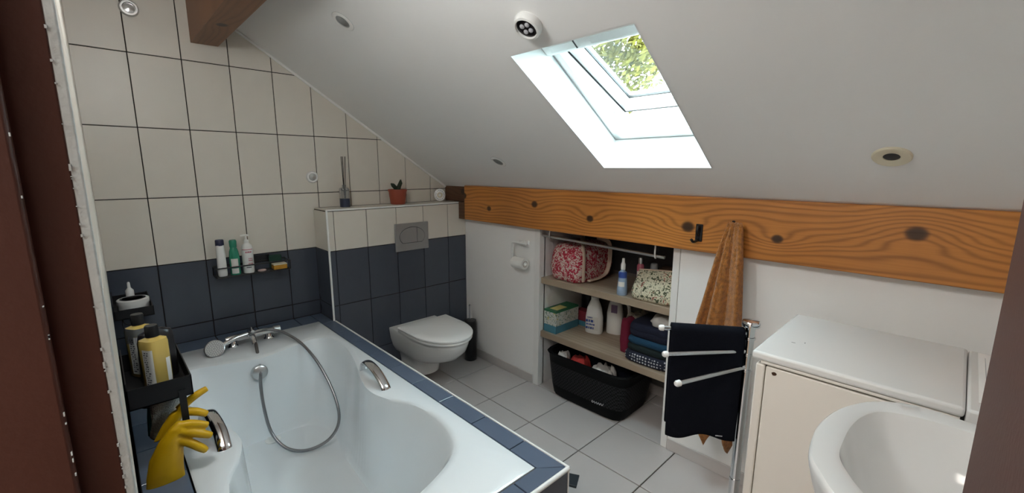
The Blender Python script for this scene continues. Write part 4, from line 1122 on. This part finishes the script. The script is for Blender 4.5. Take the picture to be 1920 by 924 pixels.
for t_, hx, hy in ((0, .105, .045), (.06, .115, .056), (.25, .122, .064), (.45, .120, .058), (.65, .117, .042), (.85, .115, .020), (1.0, .113, .004)):
    l = []
    for k in range(36):
        a = 2*PI*k/36; ca, sa = math.cos(a), math.sin(a); q_ = (abs(ca)**4+abs(sa)**4)**(-.25)
        x = 1.682+ca*q_*hx; y = 2.035+sa*q_*hy + .03*t_
        z = Z1 + t_*(.142 + .022*(x-1.6)/.2) + .008*mnoise.noise(Vector((x*14, y*10, t_*3)))*(t_ > .2)
        l.append((x, y+.006*mnoise.noise(Vector((x*20, t_*4, 2))), max(Z1, z)))
    loops.append(l)
b.loft(loops); obj('cloth', b, 'floral', FPO, smooth=60)
obj('zip', MB().tube([(1.572, 2.065, Z1+.142), (1.68, 2.066, Z1+.154), (1.792, 2.065, Z1+.164)], .004, 8), 'cream', FPO, smooth=60)
o = obj('small_carton', MB().box(1.60, 1.67, 2.22, 2.30, Z1, Z1+.13), 'beige_box', None, bevel=.002); tag(o, 'small brown carton at the back of the upper shelf', 'carton')
o = obj('toiletry_case', MB().box(1.675, 1.79, 2.24, 2.34, Z1, Z1+.155), 'grey_box', None, bevel=.006); tag(o, 'grey toiletry case at the back right of the upper shelf', 'case')

# lower shelf things
def carton(name, x0, x1, y0, y1, z0, z1, label, top, side, band):
    t = thing(name, ((x0+x1)/2, (y0+y1)/2, z0), label, 'carton')
    h = z1-z0
    obj('lower_band', MB().box(x0, x1, y0, y1, z0, z0+h*.34), band, t)
    obj('side_print', MB().box(x0, x1, y0, y1, z0+h*.34, z1-h*.08), side, t)
    obj('top_flap', MB().box(x0, x1, y0, y1, z1-h*.08, z1), top, t)
    return t
t = carton('green_carton', 0.962, 1.062, 1.992, 2.215, Z2, Z2+.145, 'green and white printed carton at the left end of the lower shelf', 'box_green', 'box_print', 'box_teal')
obj('yellow_print', MB().box(0.985, 1.045, 2.02, 2.12, Z2+.145, Z2+.1458), 'gold_print', t)
carton('lidded_box', 1.02, 1.125, 2.235, 2.30, Z2, Z2+.10, 'small box with wine red lid behind the green carton', 'pink_lid', 'pink_lid', 'box_teal')
bottle('black_tall_bottle', (1.04, 2.355, Z2), [(0.045, 0), (0.048, .005), (0.048, .20), (.04, .23), (.02, .24)], 'black_bottle', 'tall black bottle at the back left of the lower shelf', cap=[(0.02, .235), (0.02, .27), (.017, .275)], capm='black_plastic')
bottle('small_white_jar', (1.115, 2.345, Z2), [(0.026, 0), (0.028, .004), (0.028, .19), (.02, .205)], 'black_bottle', 'dark bottle with white neck behind the white detergent bottle', cap=[(0.019, .2), (0.019, .235), (.016, .24)], capm='white_plastic')
det = [(0.052, 0), (0.055, .006), (0.055, .10), (0.046, .16), (0.028, .205), (.024, .215)]
t = bottle('detergent_bottle', (1.20, 2.200, Z2), det, 'white_plastic', 'white detergent bottle with blue print at the front of the lower shelf', cap=[(0.024, .213), (0.024, .232), (.02, .236)], capm='white_plastic', sy=.62, e=2.6, rot=.25,
       bands=[(.025, .11, .0556, 'label_white', -2.2, -.9)])
_u = Vector((math.cos(.25), math.sin(.25), 0))
text_rows(t, Vector((1.167, 2.1555, Z2)), _u, VZ, [(.030, .0, .058, .014), (.055, .004, .06, .010), (.074, .0, .055, .016), (.10, .01, .045, .008)], 'ink_blue')
t = bottle('handled_detergent', (1.295, 2.285, Z2), [(0.048, 0), (0.05, .006), (0.05, .13), (0.042, .18), (.028, .22), (.024, .225)], 'white_plastic', 'white bottle with lilac print and side handle behind the detergent', cap=[(0.024, .22), (0.024, .245), (.02, .25)], capm='lilac', sy=.7, e=2.6, rot=.25, bands=[(.02, .19, .0485, 'lilac', -1.9, -1.1)])
obj('handle', MB().tube(catmull([(1.335, 2.29, Z2+.205), (1.372, 2.30, Z2+.20), (1.384, 2.302, Z2+.15), (1.378, 2.302, Z2+.08), (1.345, 2.295, Z2+.06)], 5), .010, 10), 'white_plastic', t, smooth=60)
o = obj('plastic_pack', soft_box(1.415, 1.515, 2.19, 2.36, Z2, Z2+.17, wob=.02), 'bag_plastic', None, smooth=60); tag(o, 'printed plastic pack in the middle of the lower shelf', 'pack')
def folded(x0, x1, y0, y1, z0, z1, m, name, label, wob=.004):
    b = MB(); n = 40; loops = []
    cx, cy, hx, hy = (x0+x1)/2, (y0+y1)/2, (x1-x0)/2, (y1-y0)/2
    for t_, s in ((0, .93), (.18, .985), (.45, 1.0), (.5, .985), (.55, 1.0), (.82, .985), (1.0, .93)):
        l = []
        for k in range(n):
            a = 2*PI*k/n; ca, sa = math.cos(a), math.sin(a); q_ = (abs(ca)**8+abs(sa)**8)**(-1/8)
            w = wob*mnoise.noise(Vector((ca*2+x0*7, sa*2, z0*20)))
            l.append((cx+ca*q_*(hx*s+w), cy+sa*q_*(hy*s+w), z0+(z1-z0)*t_ + (wob*.8*mnoise.noise(Vector((ca*3, sa*3, z0*9))) if 0 < t_ < 1 else 0)))
        loops.append(l)
    b.loft(loops); o = obj(name, b, m, None, smooth=60)
    return tag(o, label, 'towel', 'folded linen on the lower shelf')
folded(1.535, 1.795, 1.985, 2.30, Z2, Z2+.058, 'dots', 'folded_cloth', 'navy cloth with white dots at the bottom of the folded stack')
folded(1.545, 1.797, 1.995, 2.31, Z2+.0585, Z2+.100, 'towel_green', 'folded_towel', 'black green towel folded above the dotted cloth')
folded(1.550, 1.797, 1.992, 2.30, Z2+.1005, Z2+.138, 'towel_blue', 'folded_towel', 'petrol blue towel in the middle of the folded stack')
folded(1.555, 1.797, 2.000, 2.31, Z2+.1385, Z2+.215, 'towel_navy', 'folded_towel', 'thick dark navy towel on top of the folded stack')
o = obj('crumpled_garment', soft_box(1.47, 1.525, 2.06, 2.16, Z2+.001, Z2+.19, wob=.012), 'crimson', None, smooth=60)
tag(o, 'crimson crumpled garment left of the folded stack', 'garment')
b = soft_box(1.665, 1.795, 2.02, 2.22, Z2+.2155, Z2+.262, wob=.02)
o = obj('white_garment', b, 'white_cloth', None, smooth=60); tag(o, 'white garment bundled on top of the navy towel', 'garment')

# laundry basket
LB = thing('laundry_basket', (1.32, 2.11, 0), 'black lattice laundry basket under the lower shelf', 'laundry basket')
def bl(x0, x1, y0, y1, z, n=48, e=7.0):
    cx, cy, hx, hy = (x0+x1)/2, (y0+y1)/2, (x1-x0)/2, (y1-y0)/2; l = []
    for k in range(n):
        a = 2*PI*(k+.5)/n; ca, sa = math.cos(a), math.sin(a); q_ = (abs(ca)**e+abs(sa)**e)**(-1/e)
        p = Vector((ca*q_*hx, sa*q_*hy, 0)); p.rotate(Matrix.Rotation(math.radians(1.5), 3, 'Z'))
        l.append((cx+p.x, cy+p.y, z))
    return l
b = MB(); b.loft([bl(1.075, 1.545, 1.955, 2.27, .002), bl(1.065, 1.555, 1.945, 2.28, .012), bl(1.055, 1.570, 1.935, 2.29, .075)], cap1=False)
b.loft([bl(1.083, 1.537, 1.963, 2.262, .012), bl(1.063, 1.562, 1.943, 2.282, .075)], cap1=False)
obj('base', b, 'basket', LB, smooth=50)
b = MB(); b.loft([bl(1.055, 1.570, 1.935, 2.29, .075), bl(1.040, 1.595, 1.922, 2.31, .225), bl(1.046, 1.589, 1.928, 2.304, .225), bl(1.061, 1.564, 1.941, 2.284, .075)], cap0=False, cap1=False)
obj('lattice_side', b, 'basket_lattice', LB, smooth=50)
b = MB(); b.loft([bl(1.040, 1.595, 1.922, 2.31, .225), bl(1.036, 1.600, 1.918, 2.314, .275), bl(1.026, 1.610, 1.908, 2.324, .283), bl(1.030, 1.606, 1.912, 2.320, .290), bl(1.046, 1.590, 1.928, 2.304, .286), bl(1.046, 1.589, 1.928, 2.304, .225)], cap0=False, cap1=False)
obj('rim', b, 'basket', LB, smooth=50)
# a scribbled silver emblem on the front
b = MB()
emb = catmull([(1.40, 1.929, .092), (1.393, 1.929, .086), (1.400, 1.929, .080), (1.410, 1.929, .090), (1.416, 1.929, .080), (1.424, 1.93, .092), (1.430, 1.93, .080), (1.438, 1.93, .093), (1.446, 1.93, .082), (1.452, 1.931, .094), (1.462, 1.931, .084), (1.470, 1.931, .097)], 4)
b.tube(emb, .0018, 6); obj('emblem', b, 'silver', LB, smooth=60)
def lump(name, x0, x1, y0, y1, z0, z1, m, label):
    o = obj(name, soft_box(x0, x1, y0, y1, z0, z1, e=2.6, wob=.035, top=.8), m, None, smooth=70); tag(o, label, 'laundry', 'dirty laundry in the basket')
lump('laundry_item', 1.08, 1.150, 1.96, 2.06, .12, .262, 'white_cloth', 'white laundry at the left end of the black basket')
lump('laundry_item', 1.170, 1.295, 1.96, 2.08, .10, .268, 'red_cloth', 'red garment heaped in the black basket')
lump('laundry_item', 1.325, 1.47, 1.965, 2.09, .10, .258, 'white_cloth', 'crumpled white cloth right of the red garment in the basket')
lump('laundry_item', 1.12, 1.48, 2.15, 2.255, .08, .235, 'towel_navy', 'dark laundry at the back of the black basket')

# ------------------------------------------------------------------ hooks and towels
HK = thing('towel_hook', (1.945, YBM, 1.11), 'black hook screwed on the beam left of the ochre towel', 'hook')
obj('plate', MB().box(1.925, 1.955, YBM-.006, YBM, 1.078, 1.154), 'black_metal', HK, bevel=.003)
obj('prong', MB().tube(catmull([(1.940, YBM-.004, 1.145), (1.940, YBM-.018, 1.14), (1.940, YBM-.022, 1.12), (1.940, YBM-.012, 1.105)], 4), .006, 8), 'black_metal', HK, smooth=50)
obj('prong', MB().tube(catmull([(1.938, YBM-.004, 1.085), (1.930, YBM-.030, 1.078), (1.925, YBM-.042, 1.090)], 4), .006, 8), 'black_metal', HK, smooth=50)
b = MB(); b.tube([(2.088, YBM, 1.165), (2.088, YBM-.028, 1.168), (2.088, YBM-.034, 1.182)], .006, 8)
o = obj('towel_hook', b, 'black_metal', None, smooth=50); tag(o, 'hidden black hook holding up the ochre towel', 'hook')
b = MB()
def tow(u, v):
    zt = 1.178; L_ = 0.98
    # width and centre as it falls
    vv = v*L_
    k = min(1, vv/.45)
    wl = .020+.088*k**.9; wr = .022+.045*k**.7
    if vv > .45: wl += .02*(vv-.45); wr += .03*(vv-.45)
    x = 2.090 - wl + (wl+wr)*u
    amp = .008+.034*min(1, vv/.45)
    ph = u*2*PI*2.6 + .7*math.sin(u*5.3+.4)
    w_ = .5+.5*math.sin(ph+.6); w2 = .5+.5*math.sin(u*2*PI*5.3+1.9+.5*v)
    y = YBM-.030 - .010*min(1, vv/.1) - amp*(.75*w_**1.3+.25*w2) - .010*math.sin(u*PI)*min(1, vv/.2) + .0035*mnoise.noise(Vector((u*9, v*22, 3.1)))
    y = min(y, YBM-.012)
    drop = vv*(1.0 - .10*abs(math.sin(u*PI*2.0+.35))*v**2) 
    return Vector((x + .006*math.sin(ph*.5+v*3), y, zt-drop))
b.grid(72, 60, tow)
o = obj('ochre_towel', b, 'orange_towel', None, smooth=80, solid=.009); tag(o, 'ochre terry towel hanging in folds from the beam', 'towel')

PX, PY = 2.293, 1.513
TR = thing('towel_stand', (PX, PY, 0), 'chrome towel stand with three swivel arms beside the washing machine', 'towel stand')
obj('base', MB().lathe([(0.11, 0), (0.115, .006), (0.11, .012), (0.02, .016)], (PX-.05, PY, 0.0), n=36, sx=.75), 'chrome_soft', TR, smooth=40)
b = MB(); b.tube([(PX, PY, .01), (PX, PY, .32), (PX, PY, .89)], [.016, .016, .0145], 16); obj('pole', b, 'chrome', TR, smooth=40)
for z in (.33, .735, .790, .845): obj('collar', MB().lathe([(0.0175, -.004), (0.0185, 0), (.0175, .004)], (PX, PY, z), n=20), 'chrome', TR, smooth=40)
b = MB(); b.lathe([(0.016, 0), (0.027, .004), (0.028, .016), (.024, .022), (0, .024)], (PX, PY, .882), n=24); obj('finial', b, 'chrome', TR, smooth=40)
for z, tip in ((.860, (2.068, 1.352)), (.800, (2.118, 1.290)), (.745, (2.190, 1.236))):
    b = MB(); d = Vector((tip[0]-PX, tip[1]-PY, 0)); d.normalize()
    b.tube([(PX+d.x*.012, PY+d.y*.012, z), (tip[0], tip[1], z)], .0075, 12)
    A_ = obj('arm', b, 'white_plastic' if False else 'chrome', TR, smooth=40)
    tp = Vector((tip[0], tip[1], z)); q2 = d.to_track_quat('Z', 'Y').to_matrix()
    b = MB(); b.lathe([(.0075, -.010), (.0100, -.008), (.0100, .003), (.007, .008), (0, .009)], n=16, tf=lambda p: tp+q2 @ p); obj('end_cap', b, 'white_plastic', A_, smooth=40)
# navy towel folded over the top arm
ta = Vector((2.094, 1.370, .860)); tb_ = Vector((2.278, 1.502, .860)); td = (tb_-ta).normalized(); tn = Vector((td.y, -td.x, 0)).normalized()
b = MB()
def nav(u, v):
    L0, L1, r_ = .375, .345, .0150      # front and back fall
    tot = L0+PI*r_+L1; s = v*tot
    base = ta.lerp(tb_, u)
    bow = .010*math.sin(u*5+1.2)
    if s < L0:
        k = (L0-s)/L0
        p = base + tn*(r_+bow*k) + Vector((0, 0, -(L0-s)*(1+.02*math.sin(u*9))))
    elif s < L0+PI*r_:
        a = (s-L0)/r_; p = base + tn*(r_*math.cos(a)) + Vector((0, 0, r_*math.sin(a)))
    else:
        k = (s-L0-PI*r_)/L1
        p = base - tn*(r_-bow*k*.6) + Vector((0, 0, -(s-L0-PI*r_)*(1+.03*math.sin(u*7))))
    return p
b.grid(26, 70, nav)
NTW = thing('navy_towel', (2.19, 1.44, .47), 'navy towel folded over the top arm of the chrome stand', 'towel')
obj('cloth', b, 'navy_towel', NTW, smooth=70, solid=.011)
p0 = ta.lerp(tb_, .72)+tn*.021
obj('care_label', MB().add([p0+Vector((0, 0, -.365)), p0+td*.022+Vector((0, 0, -.365)), p0+td*.022+Vector((0, 0, -.361)), p0+Vector((0, 0, -.361))], [(0, 1, 2, 3)]), 'ink_grey', NTW, solid=.001)

# ------------------------------------------------------------------ washing machine
WM = thing('washing_machine', (2.68, 1.49, 0), 'white top loading washing machine with rust spots', 'washing machine')
mx0, mx1, my0, my1 = 2.386, 2.985, 1.272, 1.700
obj('corner_post', MB().box(mx0, mx0+.022, my0, my1, .02, .868), 'machine', WM, bevel=.004)
obj('front_panel', MB().box(mx0+.0245, mx1, my0+.001, my1, .02, .866), 'machine', WM, bevel=.003)
obj('gap_shade', MB().box(mx0+.012, mx1-.004, my0+.012, my1-.012, .85, .880), 'shadow_gap', WM)  # black filler, painted as the shade between body and lid
obj('under_frame', MB().box(mx0+.012, 2.776, my0-.004, my1-.002, .872, .880), 'machine', WM, bevel=.002)
obj('lid', MB().box(mx0-.010, 2.7812, my0-.010, my1+.002, .882, .905), 'machine_lid', WM, bevel=.007, seg=3)
CP = obj('control_panel', MB().box(2.7825, mx1, my0-.006, my1, .868, .903), 'machine_lid', WM, bevel=.006)
obj('panel_inset', MB().box(2.800, mx1-.01, my0+.05, my1-.01, .903, .9038), 'wall_paint', CP)
obj('dial', MB().lathe([(0.026, 0), (0.025, .012), (.022, .014), (0, .014)], (2.855, 1.52, .9038), n=28), 'machine_lid', CP, smooth=40)
obj('dial', MB().lathe([(0.018, 0), (0.017, .010), (0, .011)], (2.842, 1.40, .9038), n=28), 'machine_lid', CP, smooth=40)
obj('panel_line', MB().box(2.812, 2.8132, my0+.07, my1-.05, .9038, .9042), 'ink_grey', CP)
b = MB()
for (x, y, w) in ((2.838, 1.60, .004), (2.834, 1.585, .006), (2.850, 1.585, .006), (2.815, 1.52, .004), (2.838, 1.56, .008)): b.box(x, x+w, y, y+w*.6, .9038, .9042)
obj('panel_print', b, 'ink_grey', CP, kind='stuff')
for (x, z, w, h) in ((2.425, .846, .014, .010), (2.660, .858, .020, .004), (2.656, .850, .004, .010)):
    b = MB(); b.prism([(x+w*.5*(1+math.cos(a)*R.uniform(.7, 1.1)), z+h*.5*(1+math.sin(a)*R.uniform(.7, 1.1))) for a in [2*PI*k/9 for k in range(9)]], lambda u, v, w_: Vector((u, my0+.001-w_, v)), .0012)
    obj('rust_spot', b, 'rust', WM)
b = MB(); b.box(2.435, 2.4345+.010, 1.40, 1.402, .905, .9054); b.box(2.462, 2.464, 1.418, 1.424, .905, .9054); obj('scratch', b, 'ink', WM, kind='stuff')

# ------------------------------------------------------------------ wash basin
SK = thing('wash_basin', (2.82, 0.95, 0), 'white ceramic wash basin at the right beside the open door', 'wash basin')
ZS = .900
so = [(2.800, 1.212), (2.735, 1.222), (2.690, 1.214), (2.648, 1.182), (2.616, 1.132), (2.592, 1.06), (2.583, .97), (2.594, .87), (2.620, .818), (2.645, .780), (2.690, .735), (2.76, .70), (2.85, .69), (2.95, .685), (3.03, .69), (3.05, .95), (3.03, 1.21), (2.95, 1.215)]
si = [(2.800, 1.168), (2.74, 1.168), (2.700, 1.160), (2.662, 1.138), (2.640, 1.09), (2.631, 1.03), (2.630, .97), (2.634, .907), (2.656, .858), (2.682, .822), (2.72, .79), (2.78, .765), (2.84, .755), (2.90, .77), (2.93, .83), (2.935, .95), (2.93, 1.08), (2.90, 1.15)]
SCN = (2.79, .96)
_TCs = TC
def rad2(pts):
    cp = catmull([(x, y, 0) for x, y in pts], 8, closed=True); return radial(cp, SCN)
o_l, i_l = rad2(so), rad2(si)
def shr(A, t, c=SCN): return [(c[0]+(a[0]-c[0])*t, c[1]+(a[1]-c[1])*t) for a in A]
b = MB()
lp = [L3(shr(o_l, .45), ZS-.20), L3(shr(o_l, .72), ZS-.17), L3(shr(o_l, .90), ZS-.09), L3(shr(o_l, .965), ZS-.045), L3(shr(o_l, .99), ZS-.022), L3(o_l, ZS-.010), L3(shr(o_l, .994), ZS-.003), L3(shr(o_l, .980), ZS), L3(mixl(o_l, i_l, .80), ZS-.001), L3(mixl(o_l, i_l, .95), ZS-.004), L3(i_l, ZS-.010), L3(shr(i_l, .965), ZS-.028), L3(shr(i_l, .88), ZS-.075), L3(shr(i_l, .74), ZS-.120), L3(shr(i_l, .5), ZS-.145), L3(shr(i_l, .2), ZS-.152), L3(shr(i_l, .05), ZS-.153)]
b.loft(lp); obj('bowl', b, 'basin', SK, smooth=40)
b = MB(); b.lathe([(0.10, 0), (0.095, .02), (0.075, .25), (0.08, .60), (0.11, .72)], (2.93, .95, 0), n=32, sx=.8); obj('pedestal', b, 'basin', SK, smooth=40)
b = MB(); b.lathe([(0.0, .003), (0.022, .003), (0.026, 0), (.026, -.01)], (SCN[0], SCN[1], ZS-.152), n=24); obj('waste', b, 'chrome', SK, smooth=40)

# unidentified dark piece on the floor past the bath corner
o = obj('floor_piece', MB().add([(1.60, 1.44, 0.0005), (1.66, 1.475, 0.0005), (1.70, 1.40, 0.0005), (1.63, 1.37, 0.0005), (1.60, 1.44, .006), (1.66, 1.475, .006), (1.70, 1.40, .012), (1.63, 1.37, .012)],
      [(0, 3, 2, 1), (4, 5, 6, 7), (0, 1, 5, 4), (1, 2, 6, 5), (2, 3, 7, 6), (3, 0, 4, 7)]), 'dark_piece', None, bevel=.002)
tag(o, 'unidentified dark floor piece peeking out behind the bath corner', 'door wedge')

# ------------------------------------------------------------------ outside: tree and neighbour
TRE = thing('garden_tree', (-3.65, 8.0, -2.5), 'sunlit yellow green tree outside the roof window', 'tree')
b = MB(); b.tube(catmull([(-3.65, 8.0, -2.5), (-3.6, 8.0, 0.0), (-3.655, 8.0, 2.0), (-3.65, 8.05, 3.6), (-3.6, 8.05, 5.2)], 5), [.22]+[.2]*6+[.14]*7+[.08]*7, 10); obj('trunk', b, 'bark', TRE, smooth=60)
b = MB()
for k in range(14):
    a = R.uniform(0, 2*PI); z = R.uniform(1.8, 4.5); r_ = R.uniform(.9, 1.7)
    b.tube([(-3.65, 8.03, z), (-3.65+math.cos(a)*r_*.5, 8.03+math.sin(a)*r_*.5, z+.35), (-3.65+math.cos(a)*r_, 8.03+math.sin(a)*r_, z+.9)], [.05, .03, .01], 6)
obj('branches', b, 'bark', TRE, smooth=60, kind='stuff')
b = MB(); cl = []
for k in range(120):
    th = R.uniform(0, 2*PI); ph = math.acos(R.uniform(-1, 1)); rr = R.uniform(.25, 1)**.5
    cl.append((Vector((-3.65+1.75*rr*math.sin(ph)*math.cos(th), 8.03+1.5*rr*math.sin(ph)*math.sin(th), 3.6+2.0*rr*math.cos(ph))), R.uniform(.22, .42)))
for c, r_ in cl:
    for k in range(95):
        p = c+Vector((R.gauss(0, 1), R.gauss(0, 1), R.gauss(0, .8)))*r_*.62
        n_ = Vector((R.gauss(0, 1), R.gauss(0, 1), R.gauss(.5, 1))).normalized(); u_ = n_.orthogonal().normalized(); w_ = n_.cross(u_)
        s_ = R.uniform(.035, .07)
        b.add([p-u_*s_*1.5, p+w_*s_*.7+n_*s_*.2, p+u_*s_*1.5, p-w_*s_*.7+n_*s_*.2], [(0, 1, 2, 3)])
obj('foliage', b, 'leaf', TRE, kind='stuff')
NH = thing('exterior_house', (-2.5, 12.5, -2.5), 'white rendered neighbouring house seen through the roof window', 'house')
gp = [(-4.95, -2.5), (3.5, -2.5), (3.5, 5.0), (-0.7, 10.5), (-4.5, 3.4), (-4.95, 3.0)]
b = MB(); b.prism(gp, lambda u, v, w: Vector((u, 12+w, v)), 6.0); obj('gable_wall', b, 'render_wall', NH)
o = obj('ground', MB().box(-30, 30, 3.2, 60, -2.7, -2.5), mat('lawn', (0.10, 0.14, 0.04), .9, var=.3, scale=2), None)
tag(o, 'garden ground far below the roof window', 'ground', kind='structure')
